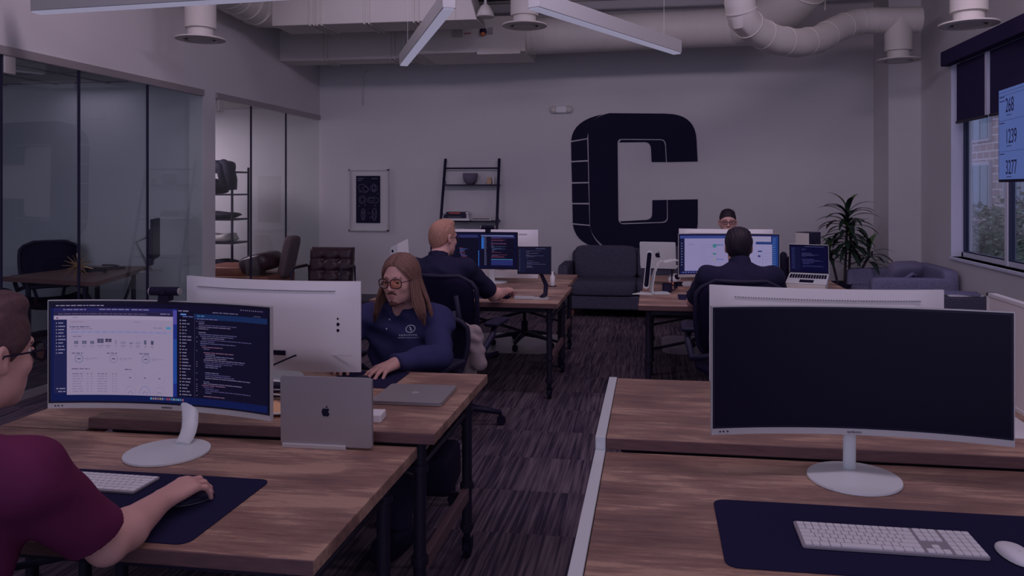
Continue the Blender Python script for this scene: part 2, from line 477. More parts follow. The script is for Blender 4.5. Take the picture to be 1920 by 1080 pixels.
def shrub(loc, r, h, label, seed):
    rd = random.Random(seed)
    t = thing('shrub', label, 'shrub', loc, group='shrubs outside the window')
    tk = MB(); fo = MB()
    for k in range(7):
        a = rd.uniform(0, 2 * PI)
        tk.tube([(0, 0, 0), (r * .3 * math.cos(a), r * .3 * math.sin(a), h * .5), (r * .6 * math.cos(a), r * .6 * math.sin(a), h * .85)], [.04, .025, .01], 5)
    for k in range(1700):
        u, v2, q = rd.gauss(0, 1), rd.gauss(0, 1), rd.gauss(0, 1)
        n_ = math.sqrt(u * u + v2 * v2 + q * q) or 1
        rr = rd.uniform(.55, 1.0)
        p = Vector((u / n_ * r * rr, v2 / n_ * r * rr, h * .55 + q / n_ * h * .48 * rr))
        d = Vector((rd.uniform(-1, 1), rd.uniform(-1, 1), rd.uniform(-.4, 1))).normalized() * .10
        s2 = d.cross(Vector((rd.uniform(-1, 1), rd.uniform(-1, 1), rd.uniform(-1, 1)))).normalized() * .035
        fo.add([p - d * .5, p + s2, p + d * .5, p - s2], [(0, 1, 2, 3)])
    tk.build('stem', M['bark'], t); fo.build('foliage', shrub_m, t, fix=False)
shrub_m = noisy(mat('shrub_leaf', alb=(.20, .27, .19), rough=.8), 5, .6)
shrub((7.0, 14.4, -.1), 1.3, 1.75, 'bushy green shrub outside, left one seen through the first window pane', 1)
shrub((7.6, 11.6, -.1), 1.2, 1.8, 'bushy green shrub outside beyond the second window pane, below the wall screen', 2)
shrub((6.6, 17.2, -.1), .9, 1.3, 'small shrub outside against the brick wall, beyond the left window edge', 3)
# ------------------------------------------------------------------ services under the ceiling
FX, RX = (-math.sin(YAW), math.cos(YAW)), (math.cos(YAW), math.sin(YAW))
def at(px, py, d):
    """measured point: photo position and its distance into the room"""
    l = (px - 1015) / 1450 * d
    return (FX[0] * d + RX[0] * l, FX[1] * d + RX[1] * l, EYE - (py - 354) / 1450 * d)
def seams(mb, p0, p1, r, n, mi=0):
    p0, p1 = Vector(p0), Vector(p1)
    for k in range(n):
        c = p0.lerp(p1, (k + .5) / n); t = (p1 - p0).normalized() * .006
        mb.tube([c - t, c + t], r * 1.022, 28, mi)
def duct_box(name, label, a, b, rib, extra=None):
    t = thing(name, label, 'duct', (a[0], a[1], a[2]))
    d = [b[i] - a[i] for i in range(3)]
    m = MB().span((0, 0, 0), d)
    if extra: extra(m)
    m.build('duct_body', M['duct'], t, bevel=.006)
    f = MB()
    for x in rib:
        for q in (0, .05):
            MB().span((x + q, -.014, -.014), (x + q + .014, d[1] + .014, d[2])).build('flange', M['duct'], t)
    return t
def flare(m):
    m.add([(2.0, 0, 0), (2.22, 0, 0), (2.22, .45, 0), (2.0, .45, 0), (2.0, 0, .7), (2.02, 0, .7), (2.02, .45, .7), (2.0, .45, .7)],
          [(0, 3, 2, 1), (4, 5, 6, 7), (0, 1, 5, 4), (1, 2, 6, 5), (2, 3, 7, 6), (3, 0, 4, 7)])
duct_box('rectangular_duct', 'white rectangular duct with ribbed flanges, the upper and nearer of the two boxes at left', (-4.0, 7.7, 3.245), (-2.0, 8.15, 3.93), (.42, .5, 1.02, 1.55), flare)
duct_box('rectangular_duct', 'white rectangular duct coming out of the left wall, lower and behind the other', (-4.5, 8.85, 3.07), (-2.9, 9.2, 3.44), (.55, 1.4))
t = duct_box('rectangular_duct', 'wide white duct box with printed labels, in front of the big round duct', (-2.9, 8.7, 3.09), (-1.45, 9.5, 3.50), (.02, .12))
lg_ = mat('label_grey', (88, 80, 94), .7)
MB().span((.60, -.012, .18), (.72, -.002, .27)).build('label_plate', lg_, t)
MB().span((1.02, -.012, .2), (1.08, -.002, .28)).build('label_plate', lg_, t)
MB().span((.74, -.012, .215), (.82, -.002, .225)).build('label_stripe', mat('label_red', (96, 40, 60), .7), t)
MB().span((.9, -.03, -.03), (1.4, .0, .04)).build('flange', M['duct'], t)

def round_duct(name, label, pts, r, seam_n, cap=True):
    t = thing(name, label, 'duct', pts[0])
    o = Vector(pts[0]); P = [Vector(p) - o for p in pts]
    MB().tube(P, r, 28).build('duct_body', M['duct'], t, smooth='auto')
    s_ = MB(); tot = len(P) - 1
    for k in range(tot):
        rr = r[k] if isinstance(r, list) else r
        seams(s_, P[k], P[k + 1], rr, seam_n[k] if isinstance(seam_n, list) else seam_n)
    s_.build('seam_ring', M['duct'], t, smooth='auto')
    return t
round_duct('spiral_duct', 'large round white spiral duct running along the back wall', [(-1.45, 8.95, 3.31), (1.12, 8.95, 3.35)], .215, [18])
round_duct('spiral_duct', 'round white duct stub joining the upper box duct near the left wall', [(-3.98, 7.92, 3.48), (-4.22, 7.85, 3.48), (-4.2, 7.2, 3.5), (-3.98, 6.55, 3.52)], .21, [2, 3, 3])
round_duct('duct_elbow', 'bulging white duct elbow rising to the ceiling at the right end of the big duct', [(.9, 8.93, 3.34), (1.2, 8.75, 3.38), (1.42, 8.35, 3.5), (1.6, 8.0, 3.72), (1.72, 7.8, 3.95)], [.20, .25, .27, .27, .26], [0, 1, 1, 0])
sp_ = [(1392, -30, 6.8), (1387, 5, 6.8), (1393, 35, 6.85), (1415, 57, 7.0), (1450, 74, 7.15), (1492, 81, 7.35), (1532, 75, 7.6), (1566, 56, 7.85), (1598, 42, 8.03), (1630, 38.5, 8.05)]
sp3 = [at(*p) for p in sp_] + [(3.02 - .30, 8.45, 3.262)]
round_duct('spiral_duct', 'white flexible duct hanging in a curve, then level, above the corner column', sp3, [.135] * len(sp3), [1] * 9 + [4])

def diffuser(loc, top, dia, label):
    t = thing('air_diffuser', label, 'air vent', loc, group='round air diffusers')
    MB().tube([(0, 0, .10), (0, 0, top)], dia / 2, 28).tube([(0, 0, .02), (0, 0, .1)], dia * .41, 28).build('drop_duct', M['duct'], t, smooth='auto')
    r = dia * .80
    MB().lathe([(r * .45, .03), (r, .012), (r * 1.0, 0), (r * .70, -.008), (r * .66, .004), (r * .66, .02), (r * .45, .028)], n=36).build('flange_ring', M['duct'], t, smooth='auto')
    MB().lathe([(r * .02, .01), (r * .50, .008), (r * .50, -.004), (r * .02, -.006)], n=32).build('centre_disc', M['duct'], t, smooth='auto')
    MB().lathe([(r * .3, .022), (r * .655, .018), (r * .655, .012), (r * .3, .012)], n=32).build('vent_throat', M['black'], t)
diffuser((-3.94, 6.30, 2.83), .70, .26, 'round white air diffuser below its drop duct, over the glass front at left')
diffuser((-1.27, 7.60, 3.14), .75, .28, 'round white air diffuser between the two diagonal light bars')
diffuser((2.51, 8.45, 2.845), .42, .27, 'round white air diffuser under the tee of the curved duct')
diffuser((2.44, 6.46, 2.80), 1.1, .27, 'round white air diffuser nearest the window, at top right')

M['lamp'] = mat('led_diffuser', alb=(.05, .05, .05), rough=.6, emit=(136, 132, 158), es=.95)
M['lampbody'] = mat('light_housing', (104, 96, 112), .5)
def light_bar(p0, p1, label):
    p0, p1 = Vector(p0), Vector(p1)
    L_ = (p1 - p0).length; a = math.atan2(p1.y - p0.y, p1.x - p0.x)
    t = thing('linear_light', label, 'ceiling light', p0, a, group='linear light bars')
    MB().span((0, -.045, .012), (L_, .045, .125)).build('housing', M['lampbody'], t, bevel=.003)
    MB().span((.004, -.036, 0), (L_ - .004, .036, .014)).build('diffuser', M['lamp'], t)
    for f_ in (.12, .88): MB().tube([(L_ * f_, 0, .12), (L_ * f_, 0, 1.2)], .0015, 5).build('suspension_cable', M['white_m'], t)
light_bar(at(67, 26, 5.4), at(560, -9, 4.95), 'long lit linear light bar running off the top edge, over the glass front')
light_bar(at(757, 124, 7.8), at(842, 19, 5.34), 'lit linear light bar pointing away toward the picture on the back wall')
light_bar(at(1000, 17, 5.31), at(1270, 103, 7.1), 'lit linear light bar slanting down toward the window side, over the big letter')

# pendant sensor and dome camera
t = thing('pendant_sensor', 'small white bell-shaped sensor hanging on a thin rod from the ceiling', 'sensor', (-1.70, 7.75, 3.28))
MB().tube([(0, 0, .1), (0, 0, .67)], .014, 10).build('rod', M['white_m'], t, smooth=True)
MB().lathe([(.02, .13), (.045, .11), (.075, .06), (.095, 0), (.09, -.004), (.02, -.005)], n=28).build('bell', M['duct'], t, smooth=True)
t = thing('ceiling_camera', 'small black and amber round camera lens mounted on the labelled duct', 'camera', (-1.93, 8.685, 3.32))
MB().ball((0, -.01, 0), (.042, .03, .052)).build('lens_dome', M['black'], t, smooth=True)
MB().ball((0, -.022, -.026), (.030, .022, .026)).build('amber_lens', mat('amber', (120, 62, 45), .3), t, smooth=True)
# pipes in the ceiling void
t = thing('ceiling_pipe', 'thin white pipe crossing the dark ceiling opening', 'pipe', (-2.0, 9.3, 3.80))
MB().tube([(-.2, 0, 0), (4.6, 0, .02)], .022, 10).tube([(.4, 0, 0), (.42, -.05, .15)], .02, 8).tube([(.62, 0, 0), (.60, -.05, .15)], .02, 8).build('pipe', M['duct'], t, smooth=True)
t = thing('duct_rod', 'thin white hanger rod above the level part of the curved duct', 'rod', (1.78, 8.45, 3.39))
MB().tube([(0, 0, 0), (0, 0, .55)], .01, 8).build('rod', M['duct'], t)

# emergency light and conduit on the back wall
t = thing('emergency_light', 'white twin-head emergency light on the back wall above the big letter', 'light', (-1.18, YB, 2.55))
MB().span((-.07, -.06, -.045), (.07, 0, .045)).build('housing', M['white_m'], t, bevel=.01)
for s_ in (-1, 1):
    h = MB().lathe([(.045, 0), (.05, .04), (.03, .06)], n=20, M=Matrix.Rotation(PI / 2, 3, 'X')).build('lamp_head', M['duct'], t, smooth='auto')
    h.location = (s_ * .10, -.0, 0)
t = thing('wall_conduit', 'thin white conduit bending down the back wall below the ducts at left', 'conduit', (-3.88, YB, 2.65))
MB().tube([(.08, -.015, .47), (.02, -.015, .44), (0, -.015, .38), (0, -.015, 0)], .011, 8).build('conduit', M['wall'], t, smooth=True)
# ------------------------------------------------------------------ on the back wall
# the big block letter C with a drop side, painted on thin board
def wp(px, py):
    """point of the back wall plane (x, z)"""
    r = (px - 1015) / 1450
    d = YB / (FX[1] + RX[1] * r)
    return ((FX[0] + RX[0] * r) * d, EYE - (py - 354) / 1450 * d)
def zc(x, y): return wp(1050 + x / 3.725, 190 + y / 3.725)
cx0, cz0 = zc(520, 552)
t = thing('wall_letter', 'big black block letter C with a shaded left side on the back wall', 'letter', (cx0, YB, cz0))
def cpoly(pts): return [(zc(x, y)[0] - cx0, zc(x, y)[1] - cz0) for x, y in pts]
def b2(a, b, c, n=8): return [(p[0], p[1]) for p in bez((*a, 0), (*b, 0), (*c, 0), n)]
face = [(345, 83), (730, 86)] + b2((790, 90), (945, 110), (953, 268)) + [(961, 420), (746, 424), (741, 330)] + b2((740, 315), (742, 268), (705, 264), 5) + [(430, 262)] + b2((425, 262), (404, 264), (402, 290), 4) + \
       [(408, 820)] + b2((410, 835), (418, 857), (445, 858), 4) + [(715, 848)] + b2((725, 847), (755, 843), (753, 805), 4) + [(751, 688), (962, 684), (962, 850)] + b2((955, 900), (900, 1022), (740, 1024)) + [(345, 1024)] + \
       b2((325, 1022), (215, 950), (210, 860)) + [(207, 700), (198, 250)] + b2((197, 215), (215, 110), (345, 83))[:-1]
WX = Matrix.Rotation(PI / 2, 3, 'X')
MB().prism(cpoly(face), .002, .014, M=WX).build('letter_face', M['navyblk'], t)
# side of the block: five panels between white gaps, top and bottom curved
sd = [b2((298, 92), (90, 130), (78, 275)) + [(190, 257)] + b2((190, 257), (200, 130), (298, 92), 6)[1:-1],
      [(78, 285), (190, 265), (194, 409), (80, 416)], [(80, 426), (195, 420), (198, 562), (84, 564)],
      [(84, 575), (198, 572), (202, 708), (86, 708)], [(87, 718), (202, 720), (206, 860), (90, 850)],
      [(90, 860), (208, 870)] + b2((208, 870), (222, 960), (300, 1020), 6) + b2((300, 1020), (115, 1010), (90, 860), 8)[1:-1]]
sb = MB()
for p_ in sd: sb.prism(cpoly(p_), .002, .012, M=WX)
sb.build('letter_side', M['navyblk'], t)
inn = MB()
inn.prism(cpoly([(412, 287), (428, 269), (705, 271)] + b2((705, 271), (735, 272), (735, 330), 5) + [(740, 424), (640, 424), (635, 330)] + b2((635, 330), (630, 285), (592, 285), 5)), .002, .010, M=WX)
inn.build('letter_inner_side', M['navyblk'], t); inn = MB()
inn.prism(cpoly([(645, 690), (746, 688), (747, 805)] + b2((747, 805), (748, 838), (710, 841), 5) + [(430, 850), (418, 838), (600, 828)] + b2((600, 828), (645, 825), (644, 780), 5)), .002, .010, M=WX)
inn.build('letter_inner_side', M['navyblk'], t)

# framed print
x0, z0 = wp(655, 433); x1, z1 = wp(730, 317)
cxp, czp = (x0 + x1) / 2, (z0 + z1) / 2; wF, hF = x1 - x0, z1 - z0
t = thing('framed_print', 'white-framed black print with six thin line drawings on the back wall', 'picture', (cxp, YB, czp))
fr = MB()
fr.span((-wF / 2, -.035, -hF / 2), (-wF / 2 + .025, 0, hF / 2)).span((wF / 2 - .025, -.035, -hF / 2), (wF / 2, 0, hF / 2))
fr.span((-wF / 2, -.035, -hF / 2), (wF / 2, 0, -hF / 2 + .025)).span((-wF / 2, -.035, hF / 2 - .025), (wF / 2, 0, hF / 2))
fr.build('frame', mat('picture_frame', (110, 101, 118), .5), t, bevel=.003)
MB().span((-wF / 2 + .02, -.018, -hF / 2 + .02), (wF / 2 - .02, -.004, hF / 2 - .02)).build('mat_board', M['wall'], t)
pw, ph = wF * .60, hF * .76
pr_ = MB().span((-pw / 2 - .008, -.024, -ph / 2 + .01), (pw / 2 - .008, -.019, ph / 2 + .01)).build('print', M['navyblk'], t)
ln = MB()
def loop(cx, cy, rx, ry, n=18, rot=0, sq=1.0):
    P = []
    for k in range(n + 1):
        a = 2 * PI * k / n
        x, y = rx * math.copysign(abs(math.cos(a)) ** sq, math.cos(a)), ry * math.copysign(abs(math.sin(a)) ** sq, math.sin(a))
        P.append((cx + x * math.cos(rot) - y * math.sin(rot), -.0255, cy + x * math.sin(rot) + y * math.cos(rot)))
    ln.tube(P, .0022, 4, cap=False)
u_, v_ = pw, ph
loop(-.22 * u_, .25 * v_, .22 * u_, .075 * v_, rot=-.5); loop(-.12 * u_, .235 * v_, .12 * u_, .05 * v_, rot=-.5)
loop(.22 * u_, .25 * v_, .14 * u_, .055 * v_, sq=.5); loop(.22 * u_, .27 * v_, .07 * u_, .075 * v_); loop(.22 * u_, .2 * v_, .05 * u_, .03 * v_)
loop(-.26 * u_, .01 * v_, .13 * u_, .08 * v_, sq=.6); loop(-.26 * u_, .01 * v_, .09 * u_, .05 * v_, sq=.8)
loop(.18 * u_, 0, .23 * u_, .06 * v_, sq=.7); loop(.12 * u_, .01 * v_, .13 * u_, .035 * v_)
loop(-.22 * u_, -.3 * v_, .09 * u_, .12 * v_); loop(-.22 * u_, -.24 * v_, .05 * u_, .04 * v_); loop(-.22 * u_, -.34 * v_, .03 * u_, .09 * v_)
loop(.24 * u_, -.3 * v_, .09 * u_, .13 * v_); loop(.24 * u_, -.23 * v_, .07 * u_, .06 * v_); loop(.24 * u_, -.35 * v_, .05 * u_, .05 * v_)
ln.span((-.46 * u_, -.0265, .45 * v_), (-.20 * u_, -.0245, .462 * v_)).span((.12 * u_, -.0265, .45 * v_), (.38 * u_, -.0245, .462 * v_)).span((-.46 * u_, -.0265, .41 * v_), (-.30 * u_, -.0245, .42 * v_))
for x, z in ((-.40, .17), (.34, .13), (-.17, -.11), (.24, -.12), (-.44, -.13), (-.02, -.28), (.06, -.37)): ln.span((x * u_, -.0265, z * v_), ((x + .07) * u_, -.0245, (z + .01) * v_))
setp(ln.build('line_drawing', mat('print_line', (70, 63, 88), .8), pr_), kind='stuff')

# ladder shelf leaning on the wall
t = thing('ladder_shelf', 'black metal ladder shelf leaning on the back wall beside the framed print', 'shelf', (-2.36, YB - .02, 0))
lx, lz = wp(839, 298); rx_, rz_ = wp(937, 297)
def rail(side):
    top = (side * .362, -.03, 1.915); bot = (side * .385, -.50, 0)
    return top, bot
for side in (-1, 1):
    a, b = rail(side)
    MB().tube([a, b], .019, 10).build('upright', M['black'], t, smooth=True)
def onrail(z):
    f_ = 1 - z / 1.915
    return -.03 - .47 * f_
MB().tube([(-.36, onrail(1.79), 1.79), (.36, onrail(1.79), 1.79)], .011, 8).build('rung', M['black'], t)
for z in (1.578, 1.108, .60):
    y = onrail(z)
    s_ = MB().span((-.375, y - .02, z - .018), (.375, -.01, z)).build('shelf_board', M['black'], t)
    MB().tube([(-.36, y, z + .12), (-.36, -.02, z)], .005, 6).tube([(.36, y, z + .12), (.36, -.02, z)], .005, 6).build('brace', M['black'], s_)
X0 = -2.36
t = thing('plant_bowl', 'rounded grey bowl in the middle of the upper ladder shelf', 'bowl', (X0 - .01, YB - .12, 1.579))
MB().lathe([(.05, 0), (.085, .04), (.098, .10), (.096, .145), (.088, .145), (.085, .12), (.02, .11)], n=28).build('bowl', mat('grey_ceramic', alb=(.16, .14, .20), rough=.6), t, smooth=True)
setp(MB().span((-.027, -.03, 0), (.027, .03, .088)).build('candle_box', mat('kraft_card', (116, 88, 82), .8), loc=(X0 + .245, YB - .12, 1.5795), bevel=.003), 'small tan box on the upper ladder shelf right of the bowl', 'box')
setp(MB().span((-.006, -.04, 0), (.006, .04, .09)).build('note_card', M['white'], loc=(X0 + .30, YB - .10, 1.5795)), 'thin white card standing right of the tan box on the ladder shelf', 'card')
zz = 1.109
for k, (wd, dp, h, c, lab, col2) in enumerate([(.33, .23, .034, 'paper', 'white thick book, bottom of the stack on the ladder shelf', 'white book'),
                                         (.30, .21, .026, 'k1', 'black book second from the bottom of the stack on the ladder shelf', ''),
                                         (.29, .20, .024, 'k1', 'dark book third from the bottom of the stack on the ladder shelf', ''),
                                         (.26, .19, .026, 'k2', 'dark book with a red spine, top of the stack on the ladder shelf', '')]):
    b = thing('book', lab, 'book', (X0 - .17 + .005 * k, YB - .22, zz), 0, group='books stacked on the lower ladder shelf')
    cm = {'paper': M['paper'], 'k1': mat('cover_black', alb=(.03, .03, .07), rough=.5), 'k2': mat('cover_dark', alb=(.05, .03, .06), rough=.5)}[c]
    mb = MB().span((-wd / 2, -dp / 2, 0), (wd / 2, dp / 2, .003)).span((-wd / 2, -dp / 2, h - .003), (wd / 2, dp / 2, h)).span((-wd / 2, -dp / 2, 0), (wd / 2, -dp / 2 + .003, h))
    mb.build('cover', cm, b)
    MB().span((-wd / 2 + .002, -dp / 2 + .004, .003), (wd / 2 + .03, dp / 2 - .004, h - .003)).build('pages', M['paper'], b)
    if c == 'k2': MB().span((-wd * .34, -dp / 2 - .001, .006), (wd * .22, -dp / 2, h - .006)).build('spine_label', mat('spine_red', (120, 50, 55), .6), b)
    if c == 'k1' and k == 1: MB().span((-wd * .3, -dp / 2 - .001, .010), (wd * .3, -dp / 2, .016)).build('spine_title', mat('spine_title_grey', (80, 74, 92), .6), b)
    zz += h + .0005
t = thing('desk_block_sign', 'low white strip with small dark lettering lying on the lower ladder shelf', 'sign', (X0 + .16, YB - .20, 1.109))
MB().span((-.13, -.02, 0), (.13, .02, .045)).build('block', M['duct'], t, bevel=.002)
m_ = MB()
for k in range(12): m_.span((-.115 + .019 * k, -.0215, .014), (-.103 + .019 * k, -.0195, .032))
m_.build('lettering', M['blackm'], t)
# ------------------------------------------------------------------ pipe-leg desks
_dk = [0]
def make_desk(label, x0, x1, y0, y1, z, th=.036, strip=False, inset=.07, brace=True, tilt=0, group='pipe-leg wooden desks', rails=(1,)):
    t = thing('pipe_leg_desk', label, 'desk', (x0, y0, 0), tilt, group)
    W_, D_ = x1 - x0, y1 - y0
    _dk[0] += 1; off = Vector((1.73 * _dk[0], .193 * 7 * _dk[0] , .31 * _dk[0]))
    m = MB().span((0, 0, z - th), (W_, D_, z))
    m.v = [tuple(Vector(v) + off) for v in m.v]
    m.m = [1 if k in (0, 1, 2, 3) else 0 for k in range(6)]
    m.m = [0, 0, 1, 0, 0, 0]
    o = m.build('desktop', [M['wood'], M['wood_front_shade']], t, bevel=.003, loc=-off, fix=False)
    ys = (.075, D_ - .075)
    for lx in (inset, W_ - inset):
        for ly in ys:
            lg = MB().tube([(lx, ly, .11), (lx, ly, z - th)], .021, 14)
            for q in (z - th - .012, z - th - .10, .30, .135): lg.tube([(lx, ly, q - .012), (lx, ly, q + .012)], .029, 14)
            lo = lg.build('leg', M['blackm'], t, smooth='auto')
            cs = MB().tube([(lx, ly, .075), (lx, ly, .115)], .014, 10)
            cs.tube([(lx - .012, ly + .015, .036), (lx + .012, ly + .015, .036)], .036, 18)
            cs.box((lx - .017, ly + .008, .058), (.004, .045, .05)).box((lx + .017, ly + .008, .058), (.004, .045, .05))
            cs.build('caster', M['rubber'], lo, smooth='auto')
        MB().box((lx, D_ / 2, .27), (.028, D_ - .19, .05)).build('side_rail', M['rail'], t, bevel=.003)
        MB().tube([(lx, ys[0], z - th - .10), (lx, ys[1], z - th - .10)], .011, 10).build('pipe_rail', M['blackm'], t, smooth=True)
    for yq in ys: MB().box((W_ / 2, yq, z - th - .02), (W_ - 2 * inset, .03, .035)).build('frame_rail', M['blackm'], t)
    if brace:
        MB().tube([(inset, ys[1], z - .12), (W_ - inset, ys[1], .24)], .012, 8).build('cross_brace', M['blackm'], t, smooth=True)
        MB().tube([(inset, ys[1] + .02, .24), (W_ - inset, ys[1] + .02, z - .12)], .012, 8).build('cross_brace', M['blackm'], t, smooth=True)
    if strip:
        MB().span((-.034, -.0, z - .045), (-.002, D_, z + .004)).build('edge_channel', M['white_m'], t, bevel=.002)
    return t
make_desk('wooden pipe-leg desk nearest the camera at left, under the seated person in maroon', -2.24, -.742, 1.615, 2.375, .70, inset=.085)
make_desk('wooden pipe-leg desk at left behind the nearest one, holding the closed laptop', -1.905, -.690, 2.385, 3.185, .74)
make_desk('wooden pipe-leg desk nearest the camera at right, under the dark blank monitor', -.146, 1.75, 1.25, 2.42, .70, strip=True)
make_desk('wooden pipe-leg desk at right behind the nearest one, showing a bare left half', -.146, 1.75, 2.425, 3.20, .74, strip=True)
make_desk('farther wooden pipe-leg desk at left, where the person in black leans an arm', -2.08, -.675, 5.47, 6.44, .70)
make_desk('farthest left wooden desk, behind the leaning arm, reaching toward the grey sofa', -2.12, -.715, 6.46, 7.36, .70)
make_desk('farther wooden pipe-leg desk at right of the aisle, holding the curved laptop stand', -.105, 1.50, 5.48, 6.27, .70)
make_desk('farthest right wooden desk, behind the seated person seen from the back', -.088, 1.56, 6.29, 7.40, .70)
make_desk('narrow lower wooden desk end showing left of the white-backed monitor desk', -2.24, -1.912, 2.38, 3.18, .70, inset=.06, brace=False)
for (x0, y0, x1, y1, lab) in ((-1.80, 7.02, -.93, 8.0, 'clear chair mat on the carpet beyond the farthest left desk'), (.08, 7.2, 1.0, 8.1, 'clear chair mat on the carpet beyond the farthest right desk')):
    o = MB().prism(rrect(x1 - x0, y1 - y0, .14), 0, .004).build('chair_mat', M['chairmat'], loc=((x0 + x1) / 2, (y0 + y1) / 2, .0005))
    setp(o, lab, 'floor mat', 'clear chair mats')

# ------------------------------------------------------------------ screens
EM = {}
def em(rgb, s=1.0):
    k = tuple(rgb)
    if k not in EM:
        EM[k] = mat('screen_glow_%d_%d_%d' % k, alb=(.004, .004, .008), rough=.45, spec=.12, emit=rgb, es=s)
    return EM[k]
def text(s, name, loc, size, sx, parent, m, rot=(PI / 2, 0, 0), ext=.0004, align='LEFT'):
    cu = bpy.data.curves.new(name, 'FONT'); cu.body = s; cu.size = size; cu.extrude = ext; cu.align_x = align
    o = bpy.data.objects.new(name, cu); C.objects.link(o)
    bpy.context.view_layer.update()
    me = bpy.data.meshes.new_from_object(o.evaluated_get(bpy.context.evaluated_depsgraph_get()))
    bpy.data.objects.remove(o)
    o = bpy.data.objects.new(name, me); me.materials.clear(); me.materials.append(m); C.objects.link(o)
    o.parent = parent; o.location = loc; o.rotation_euler = rot; o.scale = (sx, 1, 1)
    return o
class Curved:
    def __init__(s, w, h, R, yc=0, zb=0, ox=0):
        s.w, s.h, s.R, s.yc, s.zb, s.ox = w, h, R, yc, zb, ox
    def p(s, u, v, off=0):
        a = u / s.R
        return Vector((s.ox + (s.R + off) * math.sin(a), s.yc - s.R + (s.R + off) * math.cos(a), s.zb + v))
    def rect(s, mb, u0, v0, u1, v1, off, mi, n=None):
        n = n or max(1, int(abs(u1 - u0) / .05))
        vs = []; fs = []
        for i in range(n + 1):
            u = u0 + (u1 - u0) * i / n
            vs += [s.p(u, v0, off), s.p(u, v1, off)]
        fs = [(2 * i, 2 * i + 2, 2 * i + 3, 2 * i + 1) for i in range(n)]
        mb.add(vs, fs, mi)
    def body(s, mb, edge=.012, mid=.045, n=20, m=10):
        F_, B_ = [], []
        for i in range(n + 1):
            u = -s.w / 2 + s.w * i / n
            for j in range(m + 1):
                v = s.h * j / m
                eu = min(1, (1 - abs(2 * i / n - 1)) * 3.2); ev = min(1, (1 - abs(2 * j / m - 1)) * 2.6)
                k = min(eu, ev); k = k * k * (3 - 2 * k)
                F_.append(s.p(u, v, 0)); B_.append(s.p(u, v, edge + (mid - edge) * k))
        q = lambda i, j: i * (m + 1) + j
        fs = []; n0 = len(F_)
        for i in range(n):
            for j in range(m):
                fs.append((q(i, j), q(i + 1, j), q(i + 1, j + 1), q(i, j + 1)))
                fs.append((n0 + q(i, j), n0 + q(i, j + 1), n0 + q(i + 1, j + 1), n0 + q(i + 1, j)))
            fs.append((q(i, 0), n0 + q(i, 0), n0 + q(i + 1, 0), q(i + 1, 0)))
            fs.append((q(i, m), q(i + 1, m), n0 + q(i + 1, m), n0 + q(i, m)))
        for j in range(m):
            fs.append((q(0, j), q(0, j + 1), n0 + q(0, j + 1), n0 + q(0, j)))
            fs.append((q(n, j), n0 + q(n, j), n0 + q(n, j + 1), q(n, j + 1)))
        mb.add(F_ + B_, fs)
class Screen:
    """collects glowing rectangles of one screen"""
    def __init__(s, cv, bez, chin):
        s.cv = cv; s.mb = MB(); s.ms = []
        s.u0, s.u1 = -cv.w / 2 + bez, cv.w / 2 - bez
        s.v0, s.v1 = chin, cv.h - bez
    def r(s, a, b, c, d, rgb, layer=1):
        """fractions of the screen, from the left and from the top"""
        m = em(rgb)
        if m not in s.ms: s.ms.append(m)
        U = lambda t: s.u0 + (s.u1 - s.u0) * t
        V = lambda t: s.v1 - (s.v1 - s.v0) * t
        s.cv.rect(s.mb, U(a), V(d), U(c), V(b), -.0016 - .0003 * layer, s.ms.index(m))
    def words(s, x, y, w_, h, rgb, rd, layer=3, gap=.004, wl=(.008, .03)):
        e = x + w_
        while x < e - .004:
            q = min(rd.uniform(*wl), e - x)
            s.r(x, y, x + q, y + h, rgb, layer); x += q + gap
    def ring(s, x, y, rx, ry, th, rgb, a0=0, a1=360, layer=3, n=16):
        m = em(rgb)
        if m not in s.ms: s.ms.append(m)
        vs = []; W_, H_ = s.u1 - s.u0, s.v1 - s.v0
        for k in range(n + 1):
            a = math.radians(a0 + (a1 - a0) * k / n)
            for q in (1, 1 - th):
                vs.append(s.cv.p(s.u0 + W_ * (x + rx * q * math.sin(a)), s.v1 - H_ * (y - ry * q * math.cos(a)), -.0016 - .0003 * layer))
        s.mb.add(vs, [(2 * k, 2 * k + 2, 2 * k + 3, 2 * k + 1) for k in range(n)], s.ms.index(m))
    def code(s, x, y0, y1, w_, rows, rd, cols, h=.006, maxw=.5):
        ind = 0
        for k in range(rows):
            y = y0 + (y1 - y0) * k / rows
            if rd.random() < .16: continue
            ind = max(0, min(4, ind + rd.choice((-1, 0, 0, 1))))
            s.words(x + ind * .008, y, rd.uniform(.06, maxw) * w_, h, rd.choice(cols), rd, wl=(.01, .05), gap=.003)
    def build(s, parent, name='screen'):
        return s.mb.build(name, s.ms, parent, fix=False)
